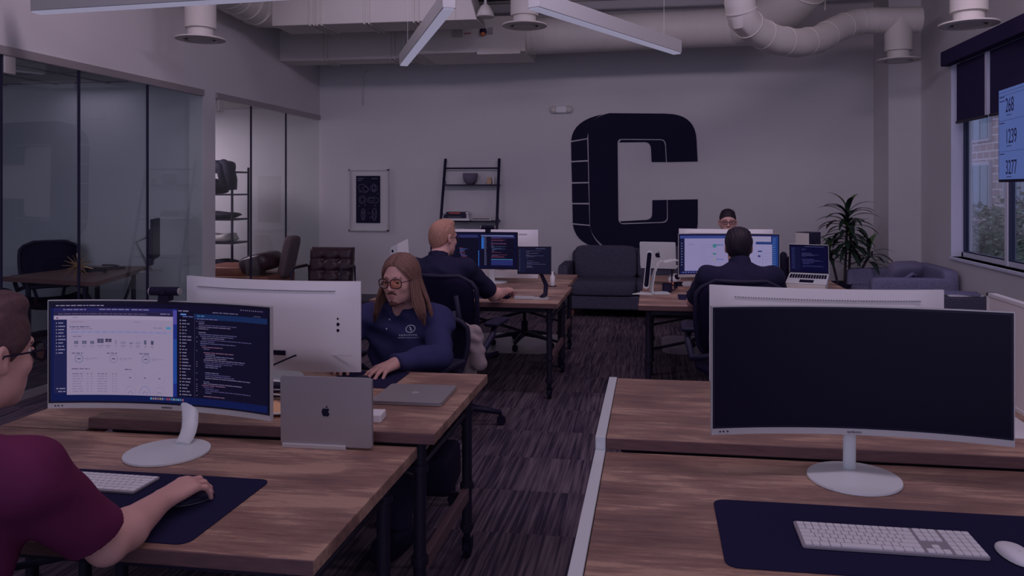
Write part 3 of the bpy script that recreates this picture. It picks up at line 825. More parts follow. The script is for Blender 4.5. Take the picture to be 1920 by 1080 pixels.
def curved_monitor(label, base, rz, w_, h, R, zb, yc, ox=0, nx=0, shell='white', content=None, group='monitors', off=False, stand=True, disc=.125, back_details=True, chin=.018, neck_w=.028, brand=False):
    t = thing('curved_monitor', label, 'monitor', base, rz, group)
    cv = Curved(w_, h, R, yc, zb, ox)
    b = MB(); cv.body(b)
    sh = b.build('shell', M[shell], t, smooth='auto')
    f = MB(); cv.rect(f, -w_ / 2 + .0025, chin, w_ / 2 - .0025, h - .0025, -.0008, 0, 24)
    f.build('bezel', M['bezel'], t, fix=False)
    if brand:
        p = cv.p(0, .0055, -.0012)
        text('SAMSUNG', 'maker_lettering', p, .0075, 1.15, sh, M['blackm'], align='CENTER')
        g_ = MB()
        for q_ in (0, .010, .022): g_.box(cv.p(-w_ * .47 + q_, .009, -.001), (.005, .0008, .004))
        g_.build('port_mark', M['blackm'], sh)
    if off:
        s_ = MB(); cv.rect(s_, -w_ / 2 + .009, chin + .006, w_ / 2 - .009, h - .009, -.0016, 0, 24)
        s_.build('screen', M['offscreen'], t, fix=False, smooth=True)
    elif content:
        sc = Screen(cv, .011, chin + .006)
        content(sc); sc.build(t)
    if back_details:
        g = MB()
        cv.rect(g, -w_ * .40, h - .045, w_ * .36, h - .040, .0462, 0, 20)
        MB().tube([cv.p(-w_ * .47 + w_ * .94 * k / 20, h * (.22 - .02 * abs(k / 10 - 1)), .0405) for k in range(21)], .0016, 5).build('back_seam', M['duct'], sh)
        g2 = MB()
        for k in range(70):
            u = -w_ * .38 + w_ * .76 * k / 69
            p = cv.p(u, h - .036, .030); g2.box(p, (.004, .02, .003))
        g2.build('vent_row', mat('vent_grey', (84, 78, 96), .7) if 'vent_grey' not in bpy.data.materials else bpy.data.materials['vent_grey'], sh)
        bt = MB()
        for q, r_ in ((.0, .006), (-.022, .011), (-.046, .010)):
            p = cv.p(-w_ * .40, h * .60 + q, .024)
            bt.tube([p, p + Vector((0, .014, 0))], r_ * .6, 12)
        bt.build('rear_button', M['rubber'], sh)
        p = cv.p(-w_ * .10, h * .22, .044)
        MB().box(p, (.075, .012, .018)).build('port_recess', M['rubber'], sh)
    if stand:
        MB().lathe([(disc * .98, 0), (disc, .003), (disc * .99, .008), (disc * .5, .012), (.02, .016)], n=48).build('base', M['white_m'], t, smooth='auto')
        n_ = MB()
        path = bez((nx, .05, .012), (nx + .0, yc * .6 + .05, zb * .5), (ox * .8 + nx * .2, yc + .045, zb + .10), 8)
        n_.tube([Vector(p) for p in path], neck_w, 14, sq=.45)
        n_.build('neck', M['white_m'], t, smooth='auto')
    return t, cv

INK = [(86, 84, 120), (74, 70, 108), (96, 86, 116), (66, 60, 98), (104, 74, 100)]
def content_dash(s):
    rd = random.Random(3)
    s.r(0, 0, 1, 1, (10, 20, 66), 0)
    s.r(0, 0, 1, .045, (12, 8, 34), 1)
    s.words(.02, .017, .20, .010, (118, 110, 136), rd, 2); s.words(.86, .017, .12, .010, (100, 92, 124), rd, 2, wl=(.003, .006), gap=.006)
    s.r(.012, .045, .53, .085, (30, 28, 78), 2); s.r(.012, .085, .53, .125, (34, 28, 60), 2)
    s.words(.05, .058, .10, .011, (104, 98, 134), rd, 3); s.words(.20, .056, .13, .012, (104, 98, 134), rd, 3); s.words(.34, .056, .08, .012, (104, 98, 134), rd, 3)
    s.words(.03, .103, .38, .008, (82, 74, 104), rd, 3); s.words(.47, .095, .045, .010, (104, 98, 134), rd, 3)
    s.r(.012, .125, .53, .165, (144, 132, 160), 2); s.r(.012, .165, .065, .92, (24, 26, 66), 2)
    s.r(.065, .165, .53, .935, (136, 123, 152), 2)
    s.words(.022, .143, .008, .012, (90, 30, 60), rd, 3); s.words(.09, .142, .02, .006, (110, 98, 130), rd, 3)
    for k in range(10):
        y = .195 + .034 * k
        s.r(.021, y, .025, y + .012, (120, 112, 140), 3); s.words(.030, y, rd.uniform(.018, .032), .010, (120, 112, 140), rd, 3)
    s.words(.022, .865, .04, .010, (120, 112, 140), rd, 3); s.words(.03, .895, .03, .010, (120, 112, 140), rd, 3)
    s.words(.08, .187, .06, .006, (116, 104, 134), rd, 3); s.words(.35, .187, .03, .006, (112, 100, 130), rd, 3)
    s.r(.078, .232, .082, .246, (60, 60, 100), 3); s.words(.085, .234, .075, .012, (84, 76, 110), rd, 3); s.words(.08, .258, .09, .007, (106, 94, 124), rd, 3)
    s.words(.44, .240, .04, .008, (104, 94, 124), rd, 3); s.r(.498, .230, .520, .254, (64, 122, 160), 3)
    s.r(.078, .28, .522, .305, (128, 122, 160), 3); s.words(.085, .288, .42, .007, (112, 106, 146), rd, 4, gap=.012)
    s.words(.09, .335, .035, .009, (96, 86, 116), rd, 3)
    for k, (x, w1, y0, y1, c) in enumerate([(.095, .017, .385, .415, (80, 78, 104)), (.128, .019, .382, .415, (80, 78, 104)), (.162, .017, .385, .415, (80, 78, 104)), (.192, .027, .362, .405, (62, 58, 86)), (.226, .027, .362, .395, (50, 46, 72)),
                                    (.268, .008, .372, .415, (116, 108, 136)), (.293, .022, .385, .415, (120, 112, 142)), (.332, .014, .398, .414, (96, 94, 120)), (.359, .021, .390, .415, (120, 112, 142)), (.397, .010, .372, .415, (70, 74, 98)), (.428, .012, .376, .415, (60, 60, 86))]):
        s.r(x, y0, x + w1, y1, c, 3)
        if w1 > .012 and k < 5: s.r(x + w1 * .45, y0, x + w1 * .52, y1, (110, 104, 130), 4); s.r(x, (y0 + y1) / 2, x + w1, (y0 + y1) / 2 + .003, (104, 98, 126), 4)
        s.words(x, .430, w1, .007, (106, 94, 124), rd, 3); s.words(x + .004, .447, w1 * .5, .006, (114, 102, 132), rd, 3)
    for k, (x, c) in enumerate([(.115, (70, 92, 118)), (.262, (100, 98, 128)), (.405, (66, 90, 116))]):
        s.words(x - .03, .505, .045, .010, (84, 74, 102), rd, 3)
        s.ring(x, .565, .018, .042, .12, c); s.words(x - .007, .560, .014, .012, (74, 66, 96), rd, 4, wl=(.014, .014))
        s.words(x + .026, .558, .055, .007, (114, 102, 134), rd, 3); s.words(x + .026, .573, .03, .006, (120, 108, 140), rd, 3)
    s.words(.085, .665, .075, .010, (84, 74, 102), rd, 3); s.words(.31, .668, .03, .010, (84, 74, 102), rd, 3)
    for k in range(8):
        y = .715 + .026 * k
        for x, w1 in ((.088, .05), (.148, .007), (.165, .007), (.193, .048), (.256, .007), (.270, .007)): s.words(x, y, w1 * rd.uniform(.8, 1), .009 if k == 0 else .007, (96, 84, 112) if k == 0 else (112, 100, 130), rd, 3)
    for i in range(3):
        for j in range(2):
            x, y = .335 + .066 * i, .755 + .12 * j
            if j == 0:
                s.ring(x, y, .026, .062, .04, (122, 112, 142)); s.words(x - .005, y - .004, .01, .011, (84, 76, 106), rd, 3, wl=(.01, .01))
            else:
                s.ring(x, .925, .026, .085, .05, (74, 96, 150) if i == 1 else (114, 108, 138), -90, 90); s.ring(x, .928, .011, .034, .15, (96, 92, 124), -90, 90)
    s.r(.53, .045, .548, .93, (24, 40, 116), 2); s.r(.53, .06, .548, .2, (70, 64, 140), 3); s.r(.53, .35, .548, .80, (28, 62, 134), 3)
    s.r(.548, .045, 1, .93, (11, 9, 32), 2); s.r(.63, .085, 1, .14, (18, 36, 76), 3)
    s.words(.555, .055, .05, .012, (104, 96, 130), rd, 4); s.words(.72, .06, .13, .009, (88, 82, 116), rd, 4); s.words(.93, .07, .04, .008, (88, 82, 116), rd, 4, wl=(.004, .006))
    s.words(.565, .088, .03, .014, (84, 120, 190), rd, 4); s.words(.575, .112, .05, .009, (84, 86, 140), rd, 4)
    for k in range(24):
        y = .15 + .0325 * k
        s.r(.562, y, .567, y + .013, rd.choice([(124, 116, 140), (120, 84, 70), (124, 116, 140)]), 4); s.words(.573, y + .001, rd.uniform(.018, .045), .010, (104, 98, 130), rd, 4)
    s.r(.632, .10, .634, .92, (46, 42, 74), 4)
    s.words(.645, .10, .035, .010, (60, 110, 150), rd, 4); s.words(.645, .13, .10, .009, (84, 78, 120), rd, 4)
    for k in range(34): 
        if rd.random() < .5: s.r(.642, .155 + .0225 * k, .646, .163 + .0225 * k, (100, 94, 120), 4)
    s.code(.652, .155, .92, .33, 42, rd, INK, h=.008, maxw=.85)
    for k, c in enumerate([(70, 130, 160), (130, 96, 100), (120, 110, 140), (120, 84, 90), (128, 116, 90), (110, 108, 140), (40, 60, 130), (128, 60, 80), (140, 60, 80), (40, 110, 150), (120, 116, 150), (60, 120, 120), (100, 120, 150), (60, 110, 140), (130, 70, 90)]):
        s.r(.425 + .0105 * k, .950, .4325 + .0105 * k, .972, c, 2)
def content_code(s):
    rd = random.Random(11)
    s.r(0, 0, 1, 1, (8, 12, 48), 0); s.r(.02, .05, .55, .95, (9, 8, 28), 1); s.r(.57, .05, .985, .96, (10, 8, 29), 1)
    s.r(.58, .05, .97, .09, (88, 92, 130), 2); s.r(.30, .05, .54, .09, (40, 44, 90), 2); s.r(.02, .09, .55, .13, (34, 34, 78), 2); s.r(.70, .09, .985, .14, (38, 36, 82), 2)
    s.r(.585, .11, .615, .45, (40, 90, 170), 2)
    for k in range(20): s.words(.62, .11 + .042 * k, .025, .014, (98, 100, 140), rd, 3, wl=(.01, .02))
    s.r(.548, .5, .556, .96, (40, 96, 170), 2); s.r(.70, .75, .96, .765, (60, 120, 150), 3); s.r(.70, .77, .96, .93, (34, 38, 92), 2)
    s.code(.70, .14, .72, .26, 24, rd, [(120, 60, 84), (88, 80, 124), (110, 60, 96), (70, 90, 130)], h=.007, maxw=.7)
    s.code(.32, .40, .70, .20, 12, rd, [(140, 66, 80), (70, 90, 160), (84, 90, 150)], h=.008, maxw=.6)
def content_web(s):
    rd = random.Random(5)
    s.r(0, 0, 1, 1, (24, 28, 84), 0)
    s.r(0, .02, .60, .09, (48, 60, 120), 1); s.r(0, .09, .05, .96, (16, 18, 52), 2); s.r(.05, .09, .80, .93, (128, 120, 160), 1)
    s.r(.62, .03, .93, .20, (134, 126, 158), 2); s.r(.78, .17, .94, .24, (36, 52, 106), 3); s.r(.62, .24, .94, .93, (130, 124, 164), 2)
    s.r(.94, .02, 1, .96, (28, 52, 112), 2)
    for k in range(9): s.r(.012, .2 + .07 * k, .028, .225 + .07 * k, (84, 84, 120), 3)
    for k in range(16): s.words(.946, .08 + .055 * k, .03, .02, (70, 100, 160), rd, 3, wl=(.008, .02))
    s.words(.09, .24, .06, .014, (90, 98, 150), rd, 3); s.r(.20, .20, .203, .93, (120, 112, 150), 3)
    for k in range(10): s.words(.22, .26 + .06 * k, .12 * rd.random() + .02, .008, (112, 104, 142), rd, 3)
    for y, c in ((.24, (50, 110, 120)), (.28, (50, 110, 120)), (.47, (60, 110, 110)), (.62, (124, 126, 130))): s.r(.345, y, .38, y + .045, c, 3)
    s.words(.38, .245, .07, .03, (70, 96, 140), rd, 3, wl=(.03, .05)); s.words(.38, .62, .08, .03, (90, 100, 160), rd, 3, wl=(.03, .05))
    s.r(.80, .40, .84, .435, (34, 50, 108), 3); s.r(.80, .52, .825, .57, (44, 50, 100), 3); s.r(.845, .26, .848, .93, (112, 106, 146), 3)
    for k in range(7): s.words(.87, .38 + .08 * k, .05 * rd.random() + .02, .008, (112, 104, 142), rd, 3)
    for k in range(12): s.r(.03 + .028 * k, .955, .042 + .028 * k, .98, (110, 108, 150), 3)
def content_term(s):
    rd = random.Random(9)
    s.r(0, 0, 1, 1, (14, 14, 36), 0); s.r(.06, .04, .22, .97, (18, 19, 46), 1)
    for k in range(12): s.words(.03, .08 + .075 * k, .02, .02, (90, 96, 130), rd, 2, wl=(.02, .02))
    s.words(.55, .03, .3, .015, (90, 92, 128), rd, 2)
    s.code(.24, .12, .85, .68, 22, rd, [(84, 84, 120), (78, 66, 106), (96, 92, 124)], h=.009, maxw=.95)
def content_blue(s):
    rd = random.Random(21)
    s.r(0, 0, 1, 1, (6, 6, 40), 0); s.r(.02, .06, .28, .95, (12, 14, 46), 1)
    for k in range(11): s.words(.05, .10 + .075 * k, .08, .018, (56, 64, 116), rd, 2)
    s.words(.4, .03, .5, .015, (70, 74, 116), rd, 2)
    s.code(.31, .10, .85, .62, 22, rd, [(58, 60, 112), (70, 72, 116), (48, 50, 104)], h=.009, maxw=.95)

ym = lambda a, b: math.atan2(b[1] - a[1], b[0] - a[0])
# front left, lit; base and panel from the measured corners
curved_monitor('lit curved monitor with a light dashboard and dark code, on the nearest left desk', (-1.49, 2.205, .7), ym((-2.014, 2.32), (-1.208, 2.291)), .818, .362, 1.5, .086, .152, ox=-.112, nx=.012, content=content_dash, back_details=False, shell='silver', neck_w=.026, brand=True)
curved_monitor('dark blank curved monitor on the nearest right desk', (.560, 2.285, .7), ym((.166, 2.221), (.959, 2.231)), .806, .362, 1.5, .127, -.004, off=True, shell='silver', back_details=False, disc=.127, neck_w=.018, brand=True)
curved_monitor('white back of a curved monitor facing the long-haired person, on the left desk', (-1.55, 2.985, .74), ym((-1.914, 3.027), (-1.107, 2.942)) + PI, .81, .36, 1.5, .052, .050, shell='white')
curved_monitor('white back of a curved monitor with only its top showing over the dark blank one', (.615, 2.93, .74), ym((.22, 2.982), (1.033, 2.949)) + PI, .82, .36, 1.5, .060, .03, shell='white')
curved_monitor('dark code monitor in front of the blond seated person', (-1.43, 6.10, .7), ym((-1.785, 6.006), (-1.092, 6.107)) - .05, .708, .300, 1.9, .172, .0, content=content_code, shell='black', back_details=False, chin=.008)
curved_monitor('bright web-page monitor in front of the dark-haired person seen from behind', (.60, 6.40, .7), ym((.213, 6.346), (1.015, 6.462)) - .05, .812, .352, 1.9, .105, .02, content=content_web, shell='silver', back_details=False, chin=.024)
curved_monitor('white back of a monitor standing behind the dark code monitor of the blond person', at(925, 532, 6.78)[:2] + (.70,), PI - .03, .80, .42, 2.2, .045, .03, shell='white')
curved_monitor('white back of a monitor whose top edge shows behind the web-page monitor', at(1360, 532, 6.84)[:2] + (.70,), PI - .02, .81, .36, 2.2, .105, .03, shell='white')

# small square monitor on the farther left desk
p_ = at(1003, 545, 5.75)
t = thing('small_monitor', 'small squarish code monitor on a curved black foot, right of the blond person', 'monitor', (p_[0], p_[1], .70), .08, 'monitors')
cv = Curved(.252, .205, 30, .0, .185, -.005)
b = MB(); cv.body(b, .014, .022); b.build('shell', M['black'], t, smooth='auto')
sc = Screen(cv, .008, .010); content_term(sc); sc.build(t)
MB().tube([(.04, .03, .006), (.075, .045, .03), (.08, .05, .10), (.05, .04, .17), (.02, .02, .22)], [.014, .018, .018, .014, .01], 12).build('stand_neck', M['black'], t, smooth=True)
MB().prism(rrect(.14, .09, .02), 0, .008, c=(.035, .02, 0)).build('base', M['silver'], t)

# ------------------------------------------------------------------ laptops
LOGO = [(727, 462), (705, 453), (680, 455), (660, 475), (652, 505), (656, 540), (672, 575), (690, 594), (705, 594), (725, 586), (748, 594), (765, 594), (783, 575), (797, 548), (780, 535), (774, 515), (778, 492), (793, 473), (775, 457), (755, 453)]
LEAF = [(724, 450), (727, 430), (742, 413), (762, 408), (758, 428), (745, 444)]
def logo(parent, s, Mx, c, m):
    mb = MB()
    for P in (LOGO, LEAF):
        mb.prism([((x - 725) / 187 * s, (510 - y) / 187 * s) for x, y in P], 0, .0006, M=Mx, c=c)
    return mb.build('fruit_logo', m, parent)
def laptop(label, loc, rz, open_deg, w_=.304, d=.215, content=None, group='laptops', back='darksilver', lm='rubber', logo_on=True, ls=.034):
    """keyboard toward -y; the lid hinges on the +y edge and its outside faces +y"""
    t = thing('laptop', label, 'laptop', loc, rz, group)
    MB().prism(rrect(w_, d, .010), .001, .010).build('base', M[back], t, bevel=.0015)
    k = MB()
    for r_ in range(6):
        for c_ in range(14): k.box((-w_ * .43 + w_ * .066 * c_, d * .36 - .0165 * r_, .0108), (w_ * .056, .0135, .001))
    k.box((0, -d * .28, .0104), (.11, .07, .0006))
    k.build('keyboard', M['rubber'], t)
    a = math.radians(open_deg)
    # lid in its own plane: x right, y up along the lid, outside +z
    Mx = Matrix.Translation((0, d / 2 - .002, .008)) @ Matrix.Rotation(PI - a, 4, 'X')
    Mx = Mx @ Matrix.Scale(-1, 4, (0, 1, 0)) if False else Mx
    M3 = Matrix.Rotation(-a, 3, 'X'); c0 = Vector((0, d / 2 - .003, .011))
    f = lambda x, y, z: M3 @ Vector((x, -y, z)) + c0        # y runs away from the hinge
    poly = rrect(w_, d, .012, cx=0, cy=d / 2)
    lid = MB(); n = len(poly)
    lid.add([f(x, y, 0) for x, y in poly] + [f(x, y, .0045) for x, y in poly], [tuple(range(n)), tuple(range(2 * n - 1, n - 1, -1))] + [(k_, (k_ + 1) % n, n + (k_ + 1) % n, n + k_) for k_ in range(n)])
    lo = lid.build('lid', M[back], t, bevel=.001)
    if logo_on:
        mb = MB(); s = ls
        for P in (LOGO, LEAF):
            pts = [((x - 725) / 187 * s, (510 - y) / 187 * s) for x, y in P]
            n = len(pts)
            mb.add([f(-x, d / 2 + y, .0046) for x, y in pts] + [f(-x, d / 2 + y, .0052) for x, y in pts], [tuple(range(n)), tuple(range(2 * n - 1, n - 1, -1))] + [(k_, (k_ + 1) % n, n + (k_ + 1) % n, n + k_) for k_ in range(n)])
        mb.build('fruit_logo', M[lm], lo)
    sc = MB(); ms = [M['bezel']]
    sc.add([f(x, y, -.0004) for x, y in ((-w_ / 2 + .003, .004), (w_ / 2 - .003, .004), (w_ / 2 - .003, d - .003), (-w_ / 2 + .003, d - .003))], [(0, 1, 2, 3)])
    sc.build('screen_bezel', M['bezel'], t, fix=False)
    if content:
        class Flat(Curved):
            def p(s, u, v, off=0): return f(u, v + .004, off * .8)
        s2 = Screen(Flat(w_, d - .006, 1e3), .008, .010); content(s2); s2.build(t)
    return t
lp = laptop('closed laptop standing upright in a dock with a black fruit logo, nearest left desk', (-1.022, 2.330, .7005 + .1105 + .004), 0, 0, w_=.302, d=.221)
lp.rotation_euler = (-PI / 2 - .02, 0, PI + .01)
laptop('closed grey laptop lying near the right corner of the left desk', (-.883, 2.805, .7405), .02, 0, w_=.262, d=.245, lm='silver')
t = thing('laptop_dock', 'slim aluminium dock bar holding the upright laptop', 'laptop stand', (-1.05, 2.318, .7), .01)
MB().span((-.115, -.010, 0), (.095, -.001, .014)).build('front_lip', M['silver'], t, bevel=.002)
MB().span((-.115, .020, 0), (.095, .032, .03)).build('rear_lip', M['silver'], t, bevel=.002)
MB().span((-.115, -.006, 0), (.095, .028, .003)).build('dock_plate', M['silver'], t)
# ------------------------------------------------------------------ things on the desks
M['keybase'] = mat('keyboard_aluminium', alb=(.36, .33, .36), rough=.5)
def keyboard(label, loc, rz, full):
    w_, d = (.418, .115) if full else (.279, .115)
    if full: w_, d = .398, .135
    t = thing('keyboard', label, 'keyboard', loc, rz, 'white slim keyboards')
    MB().prism(rrect(w_, d, .008), 0, .006).build('base', M['keybase'], t, bevel=.001)
    rows = []
    u = .272 / 15 if not full else .258 / 15
    ky = d * .92 / 6.0
    specs = [[1] * 14 + [1], [1] * 13 + [2], [1.5] + [1] * 12 + [1.5], [1.8] + [1] * 11 + [2.2], [2.3] + [1] * 10 + [2.7], [1, 1, 1.25, 1.4, 5.2, 1.4, 1.25, 1.25, 1.25]]
    keys = []
    for r_, sp in enumerate(specs):
        x = -w_ / 2 + .006
        for q in sp:
            keys.append((x + q * u / 2, d / 2 - .005 - ky * (r_ + .5), q * u - .0022, ky - .0022 if r_ else ky - .004)); x += q * u
    if full:
        bx = -w_ / 2 + .006 + 15 * u + .006
        for r_ in (0, 1, 2):
            for c_ in range(3): keys.append((bx + u * (c_ + .5), d / 2 - .005 - ky * (r_ + .5), u - .0022, ky - .0022))
        keys.append((bx + u * 1.5, d / 2 - .005 - ky * 4.5, u - .0022, ky - .0022))
        for c_ in range(3): keys.append((bx + u * (c_ + .5), d / 2 - .005 - ky * 5.5, u - .0022, ky - .0022))
        bx += 3 * u + .006
        for r_ in range(6):
            for c_ in range(4): keys.append((bx + u * (c_ + .5), d / 2 - .005 - ky * (r_ + .5), u - .0022, ky - .0022))
    cache = {}
    for k, (x, y, a, b) in enumerate(keys[:100]):
        kk = (round(a, 4), round(b, 4))
        if kk not in cache:
            m = MB().prism(rrect(a, b, .002, 3), .006, .0085)
            cache[kk] = m.build('keycap', M['white'], t)
            o = cache[kk]
        else:
            o = cache[kk].copy(); C.objects.link(o); o.parent = t
        o.location = (x, y, 0)
    if len(keys) > 100:
        m = MB()
        for (x, y, a, b) in keys[100:]: m.prism([(x + p, y + q) for p, q in rrect(a, b, .002, 3)], .006, .0085)
        setp(m.build('keycaps', M['white'], t), kind='stuff')
    return t
def deskmat(label, x0, x1, y0, y1, z, rz=0, r=.03):
    cx_, cy_ = (x0 + x1) / 2, (y0 + y1) / 2
    o = MB().prism(rrect(x1 - x0, y1 - y0, r), 0, .003).build('desk_mat', M['mat'], loc=(cx_, cy_, z + .0003), bevel=.001)
    o.rotation_euler = (0, 0, rz)
    return setp(o, label, 'desk mat', 'black desk mats')
deskmat('black desk mat under the resting hand and white keyboard, on the nearest left desk', -1.74, -1.062, 1.642, 2.042, .70)
deskmat('long black desk mat under the full-size keyboard, on the nearest right desk', .155, 1.06, 1.713, 2.082, .70)
deskmat('small dark mouse mat under the arm of the blond person in black', -1.42, -1.07, 5.66, 6.02, .70, r=.005)
deskmat('grey mouse mat beside the elbow of the person seen from behind', .185, .42, 5.80, 6.08, .70, r=.005)
deskmat('dark mat under the hand of the long-haired person', -1.30, -1.02, 2.90, 3.165, .74, r=.01)
keyboard('compact white keyboard on the mat of the nearest left desk', (-1.512, 1.945, .7045), -.02, False)
keyboard('full-size white keyboard with number pad on the nearest right desk', (.535, 1.886, .7045), -.01, True)
def mouse(label, loc, rz, m='white', s=1.0, mark=True):
    t = thing('computer_mouse', label, 'mouse', loc, rz, 'computer mice')
    mb = MB(); n = 24; P = []
    for i in range(13):
        ph = PI / 2 * i / 12; P.append([])
        for k in range(n + 1):
            a = 2 * PI * k / n
            x, y = .029 * math.cos(a) * math.cos(ph) ** .55, .057 * math.sin(a) * math.cos(ph) ** .75
            z = .002 + .021 * math.sin(ph) * (1 - .25 * (y / .057) ** 2 - .1 * y / .057)
            P[-1].append((x * s, y * s, z * s))
    mb.grid(P); mb.build('mouse_top', M[m], t, smooth=True)
    MB().prism([(.027 * s * math.cos(2 * PI * k / n), .054 * s * math.sin(2 * PI * k / n)) for k in range(n)], 0, .004).build('mouse_base', M['silver'], t)
    if mark: MB().prism([(.004 * math.cos(PI * k / 5), .022 * 0 - .02 + .005 * math.sin(PI * k / 5)) for k in range(10)], .0215 * s, .0222 * s).build('mark', M['duct'], t)
    return t
mouse('white mouse on the long mat at the right edge of the view', (.792, 1.850, .7045), .12)
mouse('dark mouse under the hand on the nearest left desk', (-1.19, 1.875, .7045), -.6, 'black', .95, False)
mouse('dark mouse under the hand of the long-haired person', (-1.17, 2.99, .7445), 2.8, 'black', .8, False)
mouse('dark mouse under the hand of the blond person in black', (-1.10, 5.86, .7045), -.3, 'black', .9, False)

# webcams
def webcam(label, loc, rz, s=1):
    t = thing('webcam', label, 'webcam', loc, rz, 'webcams')
    MB().tube([(-.047 * s, 0, .028 * s), (.047 * s, 0, .028 * s)], .0145 * s, 18).build('camera_body', M['rubber'], t, smooth='auto')
    MB().tube([(0, -.014 * s, .028 * s), (0, -.017 * s, .028 * s)], .009 * s, 16).build('lens', M['offscreen'], t)
    MB().span((-.018 * s, -.012 * s, -.004), (.018 * s, .022 * s, .016 * s)).span((-.018 * s, -.016 * s, -.006), (.018 * s, -.010 * s, .0)).build('clip', M['rubber'], t, bevel=.002)
    for k in (-1, 1): MB().tube([(.047 * k * s, 0, .028 * s), (.052 * k * s, 0, .028 * s)], .012 * s, 16).build('end_cap', M['darksilver'], t, smooth='auto')
    return t
webcam('black webcam clipped on top of the lit curved monitor', (-1.59, 2.340, 1.155), ym((-2.014, 2.32), (-1.208, 2.291)) + .12)
webcam('black webcam on top of the dark code monitor', (-1.318, 6.10, 1.178), .1, 1.15)

# things behind the upright laptop
t = thing('charger', 'white power adapter block behind the upright laptop', 'charger', (-.945, 2.50, .74), .1)
MB().span((-.02, -.035, 0), (.045, .035, .028)).build('adapter_body', M['white'], t, bevel=.004)
MB().span((-.0, -.042, .008), (.012, -.035, .018)).build('plug', M['silver'], t)
o = MB()
P = []
for i in range(9):
    P.append([])
    for j in range(7):
        x, y = .20 * i / 8 - .10, .15 * j / 6 - .075
        P[-1].append((x, y, .004 + .014 * math.sin(i * .9) ** 2 * (j / 6) + .02 * (i / 8) * (1 - j / 6)))
o.grid(P, thick=(0, 0, -.0015))
t = thing('envelope', 'crumpled tan padded envelope lying between the lit monitor and the upright laptop', 'envelope', (-1.27, 2.56, .742), .35)
o.build('envelope_sheet', mat('manila', (132, 92, 80), .8), t, smooth=True)
MB().tube([(-.10, -.072, .012), (0, -.078, .012), (.10, -.075, .030)], .004, 8).build('torn_edge', M['paper'], t)
t = thing('cable', 'black cable running from the white monitor back down to the desk', 'cable', (0, 0, 0))
cpts = [at(568, 661, 3.10), at(545, 670, 3.02), at(515, 683, 2.98), at(497, 695, 2.95), at(485, 735, 2.9)]
MB().tube(cpts, .0035, 8).build('cord', M['rubber'], t, smooth=True)
MB().tube([at(566, 660, 3.10), at(548, 671, 3.03), at(518, 684, 2.99)], .0022, 6).build('white_cord', M['white'], t, smooth=True)
t = thing('cable_coil', 'tangle of dark and white cables on the left desk behind the lit monitor', 'cable', (-1.40, 2.72, .745))
for k in range(4):
    P = [(.05 * math.cos(a * .7 + k) * (1 + .3 * k) + .02 * k, .035 * math.sin(a * .7 + k), .004 + .006 * k + .004 * math.sin(a)) for a in range(10)]
    MB().tube(P, .003, 6).build('cord', M['white'] if k == 2 else M['rubber'], t, smooth=True)
t = thing('desk_speaker', 'low black sound bar under the white monitor back on the left desk', 'speaker', (-1.30, 2.80, .7405), -.05)
MB().span((-.24, -.02, 0), (.20, .03, .028)).build('speaker_body', M['black'], t, bevel=.004)

# farther left desks
t = thing('headphones', 'black headphones lying at the left end of the farther left desk', 'headphones', (-1.96, 5.70, .70))
arc = [(.08 * math.cos(PI * k / 10), .08 * math.sin(PI * k / 10), .02) for k in range(11)]
MB().tube(arc, .008, 8).build('headband', M['rubber'], t, smooth=True)
for k in (-1, 1): MB().ball((.08 * k, -.01, .032), (.022, .035, .032)).build('ear_cup', M['rubber'], t, smooth=True)
p_ = at(745, 535, 6.45)
t = thing('file_holder', 'white upright file holder standing behind the long-haired person', 'file holder', (p_[0], p_[1], .70), -.5)
MB().add([(-.06, -.02, 0), (.06, -.02, 0), (.06, .1, 0), (-.06, .1, 0), (-.06, -.02, .33), (.02, -.02, .36), (.02, .1, .40), (-.06, .1, .36)], [(0, 3, 2, 1), (4, 5, 6, 7), (0, 1, 5, 4), (1, 2, 6, 5), (2, 3, 7, 6), (3, 0, 4, 7)]).build('holder_body', M['white_m'], t)
MB().tube([(-.035, -.0205, .30), (-.035, -.0225, .30)], .012, 12).build('finger_hole', M['rubber'], t)
setp(MB().prism(rrect(.32, .20, .01), 0, .003).build('paper_folder', mat('folder_tan', (122, 98, 98), .8), loc=(-1.27, 5.93, .7005)), 'tan paper folder lying on the farther left desk behind the resting arm', 'folder')
cr = MB().ball((0, 0, .022), (.03, .028, .026), 10)
rd = random.Random(2); cr.v = [(x * rd.uniform(.8, 1.25), y * rd.uniform(.8, 1.25), max(0, z * rd.uniform(.8, 1.3))) for x, y, z in cr.v]
setp(cr.build('crumpled_tissue', M['paper'], loc=(-1.42, 5.93, .704)), 'small crumpled white tissue beside the tan folder', 'tissue')
o_ = MB().prism(rrect(.155, .105, .02), 0, .012).prism(rrect(.05, .07, .01), .012, .016, c=(-.05, 0, 0)); o_ = o_.build('tablet_case', mat('grey_slate', (100, 92, 108), .45), loc=(-.955, 5.70, .7005), bevel=.003)
o_.rotation_euler = (0, 0, .1); setp(o_, 'small grey tablet lying by the right corner of the farther left desk', 'tablet')
t = thing('keyboard', 'dark keyboard half hidden by the arm of the blond person', 'keyboard', (-1.50, 5.86, .7005), 0)
MB().span((-.16, -.055, 0), (.13, .055, .015)).build('base', M['rubber'], t, bevel=.004)
kk = MB()
for r_ in range(5):
    for c_ in range(14): kk.box((-.145 + .02 * c_, .042 - .02 * r_, .0175), (.016, .016, .005))
kk.build('keys', M['black'], t)
t = thing('marker_bottle', 'small white bottle standing behind the small square monitor', 'bottle', at(1036, 530, 6.5)[:2] + (.70,))
MB().lathe([(.018, 0), (.02, .004), (.02, .085), (.010, .10), (.010, .125)], n=20).build('bottle_body', M['white'], t, smooth='auto')
MB().lathe([(.034, 0), (.034, .006)], n=20).build('coaster', M['rubber'], t)

